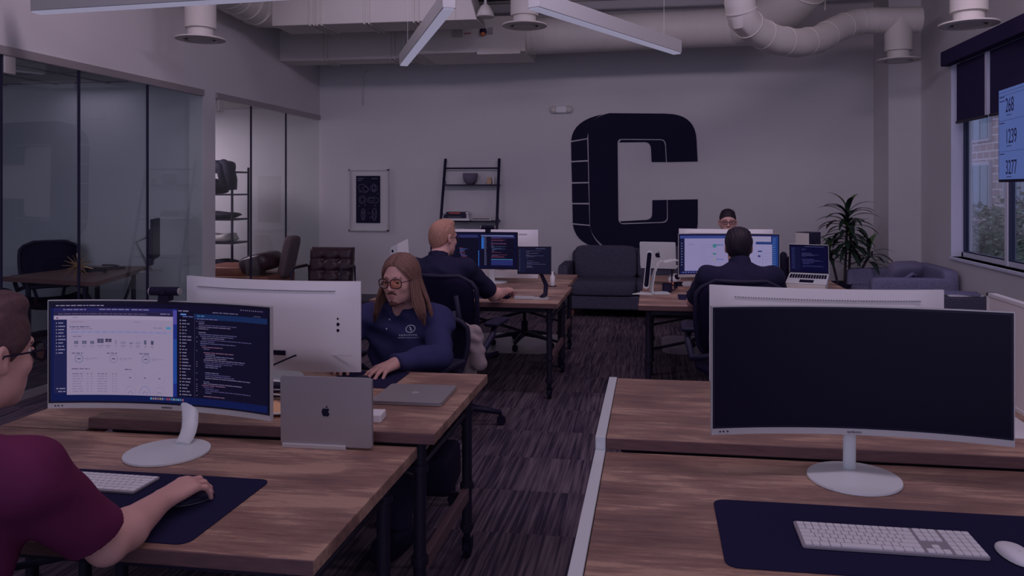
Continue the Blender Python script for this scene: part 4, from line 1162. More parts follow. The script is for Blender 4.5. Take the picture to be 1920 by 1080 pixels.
# farther right desks
p_ = at(1222, 552, 6.05)
t = thing('laptop_stand', 'bent aluminium laptop stand near the left edge of the farther right desk', 'laptop stand', (p_[0], p_[1], .70), .15)
pl = [(.13, .0, .004), (.02, .0, .004), (-.005, 0, .012), (.0, .02, .06), (.025, .045, .16), (.06, .07, .232), (.09, .085, .248)]
P = [[(x, y - .085 * (1 - .4 * min(1, z / .2)), z), (x, y + .085 * (1 - .4 * min(1, z / .2)), z)] for x, y, z in pl]
MB().grid(P, thick=(.004, 0, .004)).build('bent_plate', M['white_m'], t, smooth='auto')
P = [[(x, -.07, z), (x, .07, z)] for x, z in ((.09, .245), (.16, .262), (.20, .262))]
MB().grid(P, thick=(0, 0, .004)).build('support_plate', M['white_m'], t)
t = thing('tablet_stand', 'dark upright tablet seen nearly edge-on in a white foot, beside the bent stand', 'tablet', (p_[0] - .06, p_[1] - .02, .70), .0)
Mz = Matrix.Rotation(.06, 3, 'Z') @ Matrix.Rotation(PI / 2, 3, 'X')
MB().prism(rrect(.045, .30, .022, 6), -.006, .006, M=Matrix.Rotation(.1, 3, 'Y') @ Mz, c=(.03, 0, .19)).build('tablet_rim', M['white_m'], t)
MB().prism(rrect(.034, .27, .016, 6), .006, .008, M=Matrix.Rotation(.1, 3, 'Y') @ Mz, c=(.03, 0, .19)).build('tablet_face', M['offscreen'], t)
MB().prism([(-.09, -.05), (.10, -.05), (.06, .06), (-.02, .06)], 0, .006).build('foot', M['white_m'], t)
p_ = at(1237, 528, 6.55)
t = laptop('silver laptop turned away with a black fruit logo, at the farthest right desk', (p_[0], p_[1] + .10, .845), PI - .12, 104, w_=.30, d=.225, back='white_m', ls=.055)
t = thing('laptop_riser', 'small black riser under the turned-away silver laptop', 'laptop stand', (p_[0], p_[1] + .10, .70), PI - .12)
MB().span((-.12, -.08, .134), (.12, .08, .144)).build('riser_top', M['black'], t)
for q in (-.11, .11): MB().span((q - .006, -.07, 0), (q + .006, .07, .134)).build('riser_leg', M['black'], t)
p_ = at(1251, 546, 6.15)
t = thing('mug', 'black mug on the farther right desk, right of the bent laptop stand', 'mug', (p_[0], p_[1], .70))
MB().lathe([(.036, 0), (.04, .004), (.04, .07), (.036, .07), (.034, .01), (.01, .008)], n=24).build('cup', M['black'], t, smooth='auto')
MB().tube([(.04, 0, .055), (.062, 0, .052), (.066, 0, .035), (.058, 0, .018), (.04, 0, .014)], .005, 8).build('handle', M['black'], t, smooth=True)
p_ = at(1291, 533, 6.35)
t = thing('white_router', 'white rounded box on a small wooden board, left of the person seen from behind', 'router', (p_[0] + .0, p_[1], .70))
MB().span((-.09, -.06, 0), (.11, .06, .02)).build('wooden_board', M['wood'], t)
MB().ball((0, 0, .035), (.055, .04, .026), 16).span((-.045, -.035, .02), (.045, .035, .045)).build('router_body', M['white'], t, bevel=.004)
p_ = at(1264, 530, 6.6)
t = thing('toy_helmet', 'small orange, white and black rounded ornament on the farther right desk', 'ornament', (p_[0], p_[1], .70))
MB().ball((0, 0, .05), (.055, .05, .05), 18).build('shell', M['white'], t, smooth=True)
MB().ball((.02, -.012, .068), (.03, .042, .026), 14).build('visor', M['rubber'], t, smooth=True)
MB().lathe([(.058, .0), (.062, .01), (.056, .024)], n=20).build('rim', mat('orange_plastic', (118, 62, 44), .5), t, smooth=True)
t = thing('small_camera', 'black compact camera behind the mug on the farther right desk', 'camera', at(1272, 540, 6.4)[:2] + (.70,), .3)
MB().span((-.035, -.02, 0), (.035, .02, .05)).build('camera_body', M['rubber'], t, bevel=.005)
MB().tube([(0, -.02, .025), (0, -.038, .025)], .018, 16).build('lens', M['black'], t)
t = thing('computer_mouse', 'black mouse on the grey mouse mat of the farther right desk', 'mouse', (.355, 5.95, .704), .2)
MB().ball((0, 0, .008), (.03, .05, .022), 16).build('mouse_top', M['rubber'], t, smooth=True)
t = thing('keyboard', 'black keyboard beyond the grey mouse mat, mostly hidden by the person', 'keyboard', (.42, 6.15, .7005), 0)
MB().span((-.16, -.055, 0), (.16, .055, .018)).build('base', M['rubber'], t, bevel=.004)
kk = MB()
for r_ in range(5):
    for c_ in range(15): kk.box((-.15 + .021 * c_, .042 - .02 * r_, .021), (.016, .016, .006))
kk.build('keys', M['darksilver'], t)
p_ = at(1514, 530, 6.35)
laptop('open silver laptop with dark blue code at the right end of the farthest right desk', (p_[0], p_[1], .775), -.30, 92, w_=.315, d=.25, content=content_blue, back='white_m', logo_on=False)
bpy.context.view_layer.objects.active = None
[o__ for o__ in C.objects if o__.name.startswith('laptop') and 'dark blue code' in o__.get('label', '')][0].rotation_euler = (.22, 0, -.30)
o_ = MB().add([(-.15, -.125, 0), (.15, -.125, 0), (.15, .11, 0), (-.15, .11, 0), (-.15, -.125, .045), (.15, -.125, .045), (.15, .11, .097), (-.15, .11, .097)], [(0, 3, 2, 1), (4, 5, 6, 7), (0, 1, 5, 4), (1, 2, 6, 5), (2, 3, 7, 6), (3, 0, 4, 7)]).build('laptop_riser', M['duct'], loc=(p_[0], p_[1], .7005), bevel=.004); o_.rotation_euler = (0, 0, -.30)
setp(o_, 'low white wedge riser under the open laptop with dark blue code', 'laptop stand')
p_ = at(1515, 500, 7.15)
t = thing('tower_computer', 'small dark box computer with a pale side, behind the open dark-blue laptop', 'computer', (p_[0], p_[1], .70), .80)
MB().span((-.09, -.075, 0), (.09, .075, .42)).build('case', M['black'], t, bevel=.003)
MB().span((-.094, -.07, .005), (-.09, .07, .415)).build('side_panel', M['duct'], t)
fan = MB()
for r_ in (.02, .035, .05): fan.tube([(r_ * math.cos(a * PI / 8), -.077, .33 + r_ * math.sin(a * PI / 8)) for a in range(17)], .002, 5, cap=False)
fan.build('fan_grille', M['blackm'], t)
for (px_, lab, r_, h) in ((1469, 'tall black desk speaker right behind the web-page monitor', .035, .27), (1485, 'dark grey round-topped speaker left of the open dark-blue laptop', .045, .24)):
    p_ = at(px_, 520, 6.75)
    t = thing('desk_speaker', lab, 'speaker', (p_[0], p_[1], .70))
    MB().lathe([(r_ * .9, 0), (r_, .01), (r_, h * .8), (r_ * .8, h * .94), (r_ * .3, h)], n=20).build('speaker_body', M['rubber'] if px_ < 1475 else M['black'], t, smooth='auto')
    MB().tube([(0, -r_ * .96, h * .5), (0, -r_ * 1.02, h * .5)], r_ * .6, 16).build('speaker_cone', M['rubber'], t)

# right edge: divider panel and papers on the desk
t = thing('desk_divider', 'beige desk divider panel with a white edge, at the right edge of the view', 'divider', (1.262, 2.50, .74), .0)
MB().span((0, -.6, .012), (.02, .66, .375)).build('panel', mat('divider_cloth', alb=(.86, .82, .80), rough=.9), t)
MB().span((-.004, -.6, .372), (.024, .664, .384)).span((-.004, .652, 0), (.024, .664, .384)).span((-.004, -.6, 0), (.024, .664, .012)).build('edge_trim', M['white'], t)
o_ = MB().prism([(-.10, -.12), (.12, -.12), (.12, .14), (-.02, .14)], 0, .002).build('paper_sheet', M['paper'], loc=(1.10, 2.72, .7405)); setp(o_, 'white paper sheet on the right desk in front of the beige divider', 'paper')
# ------------------------------------------------------------------ seats
def office_chair(label, loc, rz, seat=.46, top=1.0, group='black mesh office chairs', base_rot=.3):
    """sitter looks along +y"""
    t = thing('office_chair', label, 'chair', loc, rz, group)
    for k in range(5):
        a = base_rot + 2 * PI * k / 5
        c_, s_ = math.cos(a), math.sin(a)
        b = MB().tube([(.03 * c_, .03 * s_, .115), (.16 * c_, .16 * s_, .105), (.30 * c_, .30 * s_, .08)], [.034, .027, .018], 10, sq=.8).build('base_leg', M['black'], t, smooth=True)
        cs = MB().tube([(.30 * c_, .30 * s_, .085), (.30 * c_, .30 * s_, .05)], .010, 8)
        for q in (-.012, .012):
            cx_, cy_ = .305 * c_ - q * s_, .305 * s_ + q * c_
            cs.tube([(cx_ - .007 * s_, cy_ + .007 * c_, .029), (cx_ + .007 * s_, cy_ - .007 * c_, .029)], .029, 16)
        cs.build('caster', M['rubber'], b, smooth='auto')
    MB().tube([(0, 0, .09), (0, 0, .24)], .032, 16).tube([(0, 0, .24), (0, 0, seat - .07)], .016, 12).build('gas_column', M['rubber'], t, smooth='auto')
    MB().box((0, -.03, seat - .075), (.16, .24, .06)).build('tilt_mechanism', M['black'], t, bevel=.012)
    P = []
    for i in range(13):
        P.append([]); x = -.25 + .5 * i / 12
        for j in range(11):
            y = -.22 + .46 * j / 10
            e = 1 - .10 * abs(2 * j / 10 - 1) ** 4
            P[-1].append((x * e, y, seat - .03 + .035 * (abs(x) / .25) ** 3 - .04 * max(0, (j - 7) / 3) ** 2 + .01 * (1 - j / 10)))
    MB().grid(P, thick=(0, 0, -.02)).build('seat', M['mesh'], t, smooth='auto')
    hb = top - seat - .08
    def bp(u, v):            # back surface: u -1..1, v 0..1
        wd = .20 + .055 * math.sin(PI * min(1, v * .62 + .12))
        wd *= 1 - .42 * max(0, (v - .82) / .18) ** 2.2 - .30 * max(0, (.15 - v) / .15) ** 2
        return (u * wd, -.235 - .075 * v - .05 * math.sin(PI * v) * .6 + .045 * u * u, seat + .08 + hb * v)
    P = [[bp(-.94 + 1.88 * i / 12, .02 + .96 * j / 14) for j in range(15)] for i in range(13)]
    MB().grid(P, thick=(0, -.006, 0)).build('back_mesh', M['mesh'], t, smooth=True)
    loopp = [bp(-1, v / 12) for v in range(13)] + [bp(-1 + 2 * k / 8, 1.0) for k in range(1, 8)] + [bp(1, 1 - v / 12) for v in range(13)] + [bp(1 - 2 * k / 8, 0) for k in range(1, 8)]
    loopp.append(loopp[0])
    MB().tube(loopp, .015, 8, cap=False).build('back_frame', M['black'], t, smooth=True)
    MB().tube([(-.10, -.14, seat - .06), (-.12, -.25, seat + .02), (-.17, -.30, seat + .20), (-.14, -.32, seat + .42)], .016, 8).tube([(.10, -.14, seat - .06), (.12, -.25, seat + .02), (.17, -.30, seat + .20), (.14, -.32, seat + .42)], .016, 8).build('back_yoke', M['black'], t, smooth=True)
    MB().box((0, -.315, seat + .20), (.30, .02, .09)).build('lumbar_pad', M['black'], t, bevel=.008)
    for s_ in (-1, 1):
        a = MB().tube([(s_ * .17, -.27, seat + .10), (s_ * .27, -.20, seat + .07), (s_ * .295, -.10, seat + .15), (s_ * .29, -.04, seat + .20)], [.018, .022, .020, .018], 10).build('arm', M['black'], t, smooth=True)
        MB().box((s_ * .285, .02, seat + .215), (.095, .25, .03)).build('arm_pad', M['black'], a, bevel=.014, seg=3)
    return t
ch = office_chair('black mesh office chair of the long-haired person, behind the left desk', (-1.25, 3.66, 0), PI - .24, top=.86, base_rot=.75)
ch = office_chair('black mesh office chair of the blond person in black', (-1.27, 4.84, 0), -.12, top=.99)
dup(ch, (.50, 4.80, 0), -.02, 'black mesh office chair of the person seen from behind')
dup(ch, (-1.24, 7.42, 0), -2.0, 'black mesh office chair on the mat beyond the farthest left desk')
dup(ch, (.66, 7.62, 0), PI, 'black mesh office chair of the person half hidden behind the monitors')
dup(ch, (-5.82, 6.80, 0), -2.35, 'black office chair at the desk inside the dark glass office')
dup(ch, (-1.50, 1.28, 0), .0, 'black office chair of the person in maroon at the nearest left desk')
for o_, n_ in ((ch, 0),):
    pass

def soft(mb, c, d, e=.3, mi=0, n=20, M3=None):
    """cushion: rounded box"""
    vs = []; m = n // 2
    sp = lambda v, q: math.copysign(abs(v) ** q, v)
    for i in range(m + 1):
        ph = -PI / 2 + PI * i / m
        for k in range(n):
            a = 2 * PI * k / n
            v = Vector((d[0] / 2 * sp(math.cos(ph), e) * sp(math.cos(a), e), d[1] / 2 * sp(math.cos(ph), e) * sp(math.sin(a), e), d[2] / 2 * sp(math.sin(ph), e)))
            if M3 is not None: v = M3 @ v
            vs.append(v + Vector(c))
    fs = [(i * n + k, i * n + (k + 1) % n, (i + 1) * n + (k + 1) % n, (i + 1) * n + k) for i in range(m) for k in range(n)]
    mb.add(vs, fs, mi); return mb
# grey sofa against the back wall, facing the camera
t = thing('sofa', 'dark grey two-cushion fabric sofa against the back wall below the big letter', 'sofa', (-.20, 9.45, 0), .0)
MB().span((-.80, -.36, .10), (.80, .45, .26)).build('base_frame', M['sofa'], t, bevel=.02)
for s_, n_ in ((-1, 'arm'), (1, 'arm')):
    soft(MB(), (s_ * .86, .03, .36), (.13, .80, .50), .22, n=28).build(n_, M['sofa'], t, smooth=True)
soft(MB(), (0, .42, .48), (1.66, .15, .58), .2, n=28).build('back', M['sofa'], t, smooth=True)
for s_ in (-1, 1):
    soft(MB(), (s_ * .395, -.02, .345), (.80, .74, .18), .24, n=32).build('seat_cushion', M['sofa'], t, smooth=True)
    soft(MB(), (s_ * .39, .27, .60), (.78, .20, .42), .30, n=32, M3=Matrix.Rotation(-.16, 3, 'X')).build('back_cushion', M['sofa'], t, smooth=True)
    for y in (-.30, .38): MB().tube([(s_ * .76, y, 0), (s_ * .74, y, .11)], [.014, .02], 10).build('leg', M['walnut'], t)
# armchair in the window corner, facing away from the window
t = thing('armchair', 'grey fabric armchair with a lump of pillow in the window corner', 'armchair', (2.56, 8.66, 0), 0)
MB().span((-.40, -.50, .10), (.44, .50, .30)).build('base_frame', M['sofa2'], t, bevel=.02)
for y, n_ in ((-.475, 'arm'), (.475, 'arm')): soft(MB(), (-.0, y, .38), (.80, .13, .50), .2, n=28).build('arm', M['sofa2'], t, smooth=True)
soft(MB(), (.365, 0, .43), (.15, 1.02, .56), .2, n=28).build('back', M['sofa2'], t, smooth=True)
soft(MB(), (-.04, 0, .38), (.72, .82, .17), .24, n=28).build('seat_cushion', M['sofa2'], t, smooth=True)
t = thing('throw_pillow', 'pale grey throw pillow leaning in the corner armchair', 'pillow', (2.66, 8.78, .56), .4)
soft(MB(), (0, 0, .02), (.42, .16, .34), .45, n=28, M3=Matrix.Rotation(.5, 3, 'X')).build('pillow_cover', mat('pillow_cloth', alb=(.20, .19, .29), rough=.9), t, smooth=True)
MB().tube([(-.1, -.12, .0), (0, -.13, .06), (.1, -.10, .02)], .02, 8).build('blanket_fold', M['sofa2'], t, smooth=True)
# side table with magazines
t = thing('side_table', 'dark grey cube side table against the window wall beside the armchair', 'side table', (2.80, 7.62, 0))
MB().span((-.2, -.2, 0), (.2, .2, .54)).build('cube_body', M['sofa'], t, bevel=.012)
for k, (a, rz_, lab) in enumerate([('paper', .1, 'pale magazine at the bottom of the pile on the cube side table'), ('sofa2', -.2, 'bluish magazine on top of the pile on the cube side table')]):
    o_ = MB().span((-.15, -.11, 0), (.15, .11, .012)).build('magazine', M[a], loc=(2.80, 7.60, .5415 + .013 * k)); o_.rotation_euler = (0, 0, rz_)
    setp(o_, lab, 'magazine', 'magazines on the side table')

# dracaena
t = thing('potted_plant', 'tall dark green spiky-leaved plant in a dark pot by the corner column', 'plant', (2.14, 9.15, 0))
MB().lathe([(.13, 0), (.14, .02), (.17, .44), (.18, .46), (.165, .46), (.16, .42), (.02, .41)], n=32).build('pot', M['black'], t, smooth='auto')
rd = random.Random(4)
canes = [((.0, 0, .42), (.02, 0, .9), (.03, .0, 1.16)), ((.05, .02, .42), (.06, .02, .75), (.07, 0, .98)), ((-.07, 0, .42), (-.10, .02, .6), (-.16, 0, .80)), ((.10, -.02, .42), (.18, -.02, .62), (.26, 0, .76))]
for c_ in canes: MB().tube([Vector(p) for p in bez(*c_)], .014, 8).build('cane', M['bark'], t, smooth=True)
def leaf(mb, base, az, el, ln_, wd):
    d = Vector((math.cos(az), math.sin(az), 0)); s_ = Vector((-math.sin(az), math.cos(az), 0))
    vs = []; fs = []; p = Vector(base); e = el; n = 7
    for i in range(n + 1):
        f_ = i / n; w_ = wd * (math.sin(PI * min(1, f_ * .85 + .10)) ** .8) * (1 if f_ < 1 else .05)
        fold = Vector((0, 0, .25 * w_))
        vs += [p - s_ * w_ + fold, p, p + s_ * w_ + fold]
        p = p + (d * math.cos(e) + Vector((0, 0, math.sin(e)))) * ln_ / n
        e -= (1.5 if el > .2 else .9) / n * (1.2 - .5 * f_)
    for i in range(n):
        a = 3 * i; fs += [(a, a + 1, a + 4, a + 3), (a + 1, a + 2, a + 5, a + 4)]
    mb.add(vs, fs)
for (cx_, cy_, z0_, z1_, nn, sc_, yl) in ((.03, 0, .82, 1.25, 60, 1.0, 5), (.06, 0, .78, 1.0, 14, .9, 2), (-.16, 0, .70, .84, 16, .75, 2), (.26, 0, .68, .80, 18, .85, 2)):
    for k in range(nn):
        f_ = k / nn
        az = k * 2.4 + rd.uniform(-.3, .3); el = -.1 + 1.25 * f_ ** 1.4 + rd.uniform(-.1, .15)
        if k >= nn - 3: el = 1.45
        m_ = MB(); leaf(m_, (cx_ - .05 * (1 - f_) * 0, cy_, z0_ + (z1_ - z0_) * f_), az, el, sc_ * rd.uniform(.30, .42), .029 * sc_ * rd.uniform(.8, 1.15))
        m_.build('leaf', M['leaf2'] if (k >= nn - 2 and yl) else M['leaf'], t, smooth=True, fix=False)

# tufted leather armchair in front of the back wall
t = thing('tufted_chair', 'dark brown tufted leather armchair with metal arms in front of the glass front', 'armchair', (-3.81, 8.75, 0), 0)
P = []
tufts = [(x, z) for x in (-.09, .09) for z in (.12, .26)] + [(x, z) for x in (-.09, .09) for z in (-.02,)]
for i in range(29):
    P.append([])
    for j in range(25):
        x, z = -.27 + .54 * i / 28, .42 * j / 24
        dmp = sum(math.exp(-((x - a) ** 2 + (z - b - .02) ** 2) / .0009) for a, b in tufts)
        dmp += .35 * sum(math.exp(-((z - b - .02) ** 2) / .0002) for b in (.12, .26)) + .2 * math.exp(-(abs(x) - .09) ** 2 / .0002)
        edge = min(1, min(.27 - abs(x), z, .42 - z) / .03)
        P[-1].append((x, -.05 * edge ** .5 + .045 * dmp + .06 * z / .42, .40 + z))
MB().grid(P, thick=(0, .05, 0)).build('backrest', M['leather'], t, smooth=True)
soft(MB(), (0, -.24, .37), (.54, .52, .13), .25, n=28).build('seat', M['leather'], t, smooth=True)
for s_ in (-1, 1):
    MB().tube([(s_ * .29, .05, .60), (s_ * .295, -.35, .60), (s_ * .295, -.38, .56), (s_ * .295, -.38, .02)], .010, 10).tube([(s_ * .29, .05, .60), (s_ * .29, .08, .02)], .010, 10).build('arm_frame', M['black'], t, smooth=True)
    MB().box((s_ * .295, -.16, .613), (.045, .30, .03)).build('arm_pad', M['leather'], t, bevel=.01)
MB().tube([(-.3, -.30, .30), (.3, -.30, .30)], .012, 8).tube([(-.3, .05, .30), (.3, .05, .30)], .012, 8).build('cross_bar', M['black'], t)

# ---- inside the dark glass office
t = thing('office_desk', 'dark wooden desk with metal trestle legs inside the dark glass office', 'desk', (0, 0, 0))
dk = [(-4.62, 5.86), (-5.02, 7.16), (-5.62, 7.10), (-5.72, 6.10)]
dt = MB().prism(dk, .70, .74).build('desktop', noisy(mat('dark_walnut', alb=(.20, .10, .085), rough=.45), 8, .3, (6, 1, 6)), t, bevel=.003)
for (x, y) in ((-4.80, 5.98), (-5.08, 6.98), (-5.45, 6.95), (-5.50, 6.15)):
    l_ = MB().tube([(x, y, 0), (x, y, .70)], .022, 10).build('leg', M['black'], t, smooth='auto')
MB().tube([(-4.82, 6.02, .62), (-5.02, 6.62, .12)], .014, 8).build('diagonal_brace', M['black'], t)
MB().tube([(-5.08, 6.98, .66), (-4.95, 6.5, .15)], .014, 8).build('diagonal_brace', M['black'], t)
MB().tube([(-4.82, 6.02, .58), (-5.42, 6.20, .1)], .014, 8).build('diagonal_brace', M['black'], t)
t = thing('starburst_ornament', 'brass starburst ornament on the near corner of the office desk', 'ornament', at(146, 498, 6.55))
for k in range(26):
    z = 1 - 2 * (k + .5) / 26; a = k * 2.4; r_ = math.sqrt(1 - z * z)
    d = Vector((r_ * math.cos(a), r_ * math.sin(a), z))
    MB().tube([d * .01, d * .115], [.0042, .0026], 6).build('spike', M['gold'], t)
MB().ball((0, 0, 0), .018).build('core', M['gold'], t, smooth=True)
p_ = at(296, 480, 7.35)
t = thing('side_monitor', 'dark monitor seen edge-on on an arm, at the far end of the office desk', 'monitor', (p_[0], p_[1] - .05, .74), 2.06)
MB().span((-.26, -.018, .12), (.26, .006, .50)).build('panel', M['black'], t, bevel=.006)
MB().span((-.05, .01, .06), (.05, .05, .40)).build('rear_hump', M['black'], t, bevel=.01)
MB().tube([(0, .02, .0), (0, .08, .10), (0, .16, .28), (0, .04, .34)], .012, 8).build('arm', M['darksilver'], t, smooth=True)
MB().span((-.10, -.06, 0), (.10, .12, .008)).build('base', M['darksilver'], t)
for (x, y, s_, lab) in ((-5.05, 6.45, .10, 'dark cable heap in the middle of the office desk'), (-5.15, 6.75, .07, 'second dark bundle farther along the office desk')):
    t = thing('cable_coil', lab, 'cable', (x, y, .742))
    MB().tube([(s_ * math.cos(a * .8) * (.6 + .05 * a), s_ * .7 * math.sin(a * .8), .01 + .003 * a) for a in range(14)], .008, 6).build('cord', M['rubber'], t, smooth=True)
t = thing('keyboard', 'dark keyboard lying on the office desk behind the glass', 'keyboard', (-5.22, 6.72, .741), 1.2)
MB().span((-.2, -.06, 0), (.2, .06, .02)).build('base', M['rubber'], t, bevel=.004)
t = thing('lounge_sofa', 'dark low sofa at the far left inside the dark glass office', 'sofa', (-6.1, 5.1, 0), 0)
soft(MB(), (0, 0, .32), (.9, 1.9, .42), .2, n=28).build('seat_cushion', M['sofa'], t, smooth=True)
soft(MB(), (-.42, 0, .52), (.2, 1.9, .5), .2, n=28).build('back_cushion', M['sofa'], t, smooth=True)
soft(MB(), (0, .98, .36), (.9, .2, .56), .2, n=28).build('arm', M['sofa'], t, smooth=True)

# ---- inside the small bright office
t = thing('storage_rack', 'black pipe storage rack with five shelves in the small office', 'rack', (-5.54, 9.35, 0), 0)
for x, y in ((-.30, -.2), (.25, -.2), (-.30, .2), (.25, .2)): MB().tube([(x, y, 0), (x, y, 1.80)], .016, 8).build('post', M['black'], t, smooth='auto')
RZ = (.50, .83, 1.13, 1.45, 1.74)
for z in RZ: MB().span((-.31, -.21, z - .015), (.26, .21, z + .005)).build('shelf_board', M['black'], t)
for k, z in enumerate(RZ[3:]):
    st_ = MB().span((-.30, -.214, z - .03), (-.02, -.206, z - .018)).build('price_strip', M['white'], t)
def cloth(label, name, cat, loc, d, seed, m='rubber', e=.6):
    rd = random.Random(seed); mb = soft(MB(), (0, 0, d[2] / 2), d, e, n=24)
    mb.v = [(x * (1 + .12 * math.sin(9 * z / d[2] + seed)), y * (1 + .1 * math.sin(7 * x / d[0])), z * (1 + .10 * math.sin(8 * x / d[0] + seed)) if z > .02 else z) for x, y, z in mb.v]
    o = mb.build(name, M[m], smooth=True, loc=loc); return setp(o, label, cat)
jk = thing('jacket', 'black jacket draped over the top of the storage rack', 'jacket', (-5.54, 9.35, 1.746))
mb = soft(MB(), (-.08, 0, .06), (.44, .34, .17), .55, n=24); mb.build('body', M['rubber'], jk, smooth=True)
MB().tube([(.08, -.12, .09), (.22, -.23, .03), (.27, -.245, -.12), (.28, -.245, -.24)], [.07, .075, .07, .055], 12).build('sleeve', M['rubber'], jk, smooth=True)
MB().tube([(.0, -.15, .08), (.12, -.235, .03), (.16, -.245, -.10), (.17, -.245, -.20)], [.06, .06, .06, .05], 12).build('sleeve', M['rubber'], jk, smooth=True)
cloth('black bag lump on the second shelf from the top of the rack', 'bag', 'bag', (-5.62, 9.30, 1.456), (.36, .3, .18), 2)
cloth('folded dark clothes on the middle shelf of the rack', 'folded_clothes', 'clothes', (-5.55, 9.30, 1.136), (.5, .34, .09), 3)
cloth('pale crumpled clothes on the second lowest shelf of the rack', 'folded_clothes', 'clothes', (-5.50, 9.30, .836), (.34, .3, .11), 5, 'duct')
cloth('dark clothes on the lowest shelf of the rack', 'folded_clothes', 'clothes', (-5.56, 9.30, .506), (.5, .34, .10), 7)
t = thing('lounge_chair', 'brown leather and wood lounge chair in the small office', 'armchair', (-4.90, 8.72, 0), 0)
MB().span((-.48, -.34, .10), (.50, .34, .50)).build('wooden_side', M['walnut'], t, bevel=.01)
soft(MB(), (-.12, 0, .54), (.6, .6, .14), .3, n=24).build('seat_cushion', M['tan'], t, smooth=True)
soft(MB(), (.26, -.05, .64), (.40, .50, .22), .5, n=24, M3=Matrix.Rotation(-.25, 3, 'Y')).build('loose_cushion', M['leather'], t, smooth=True)
soft(MB(), (.54, .10, .70), (.10, .30, .52), .35, n=24, M3=Matrix.Rotation(.22, 3, 'Y')).build('back_cushion', mat('grey_brown_cloth', alb=(.16, .12, .13), rough=.8), t, smooth=True)

# ---- wall screen with figures, seen at a slant in front of the window blinds
t = thing('wall_screen', 'large blue wall screen showing 268, 1239 and 3277 in front of the blinds', 'screen', at(1872, 165, 5.87)[:2] + (1.57,), -PI / 2 + math.radians(-4.1))
MB().span((0, .0, 0), (1.22, .05, .70)).build('shell', M['rubber'], t, bevel=.004)
sc = MB(); tb = em((70, 86, 142))
sc.add([(.012, -.001, .02), (1.208, -.001, .02), (1.208, -.001, .69), (.012, -.001, .69)], [(0, 1, 2, 3)])
sr = sc.build('screen', tb, t, fix=False)
ink = em((12, 12, 46))
for s_, z in (('268', .515), ('1239', .285), ('3277', .058)):
    text(s_, 'figures', (.150, -.002, z), .150, .72, sr, ink)
rl = MB()
for z in (.455, .225, .665, .64): rl.span((.02, -.0025, z), (1.2, -.0015, z + .002))
for x, z in ((.03, .63), (.03, .60), (.03, .435), (.03, .205)): rl.span((x, -.0025, z), (x + .10, -.0015, z + .006))
for x, z in ((.17, .49), (.17, .262), (.17, .035)): rl.span((x, -.0025, z), (x + .09, -.0015, z + .005))
rl.build('small_print', ink, sr)
MB().tube([(.60, .05, .35), (.60, .30, .35)], .03, 10).build('wall_arm', M['rubber'], t)

# bag under the left desk
t = thing('shoulder_bag', 'black bag hanging under the right side of the left desk', 'bag', (-.80, 2.86, .30))
soft(MB(), (0, 0, .16), (.12, .20, .16), .35, n=24, M3=Matrix.Rotation(.12, 3, 'X')).build('bag_body', M['rubber'], t, smooth=True)
MB().tube([(-.0, -.08, .2), (0, -.10, .36), (0, .02, .40), (0, .08, .2)], .008, 8, sq=2).build('strap', M['rubber'], t, smooth=True)
MB().ball((.02, .12, .12), .012).build('buckle', M['darksilver'], t)
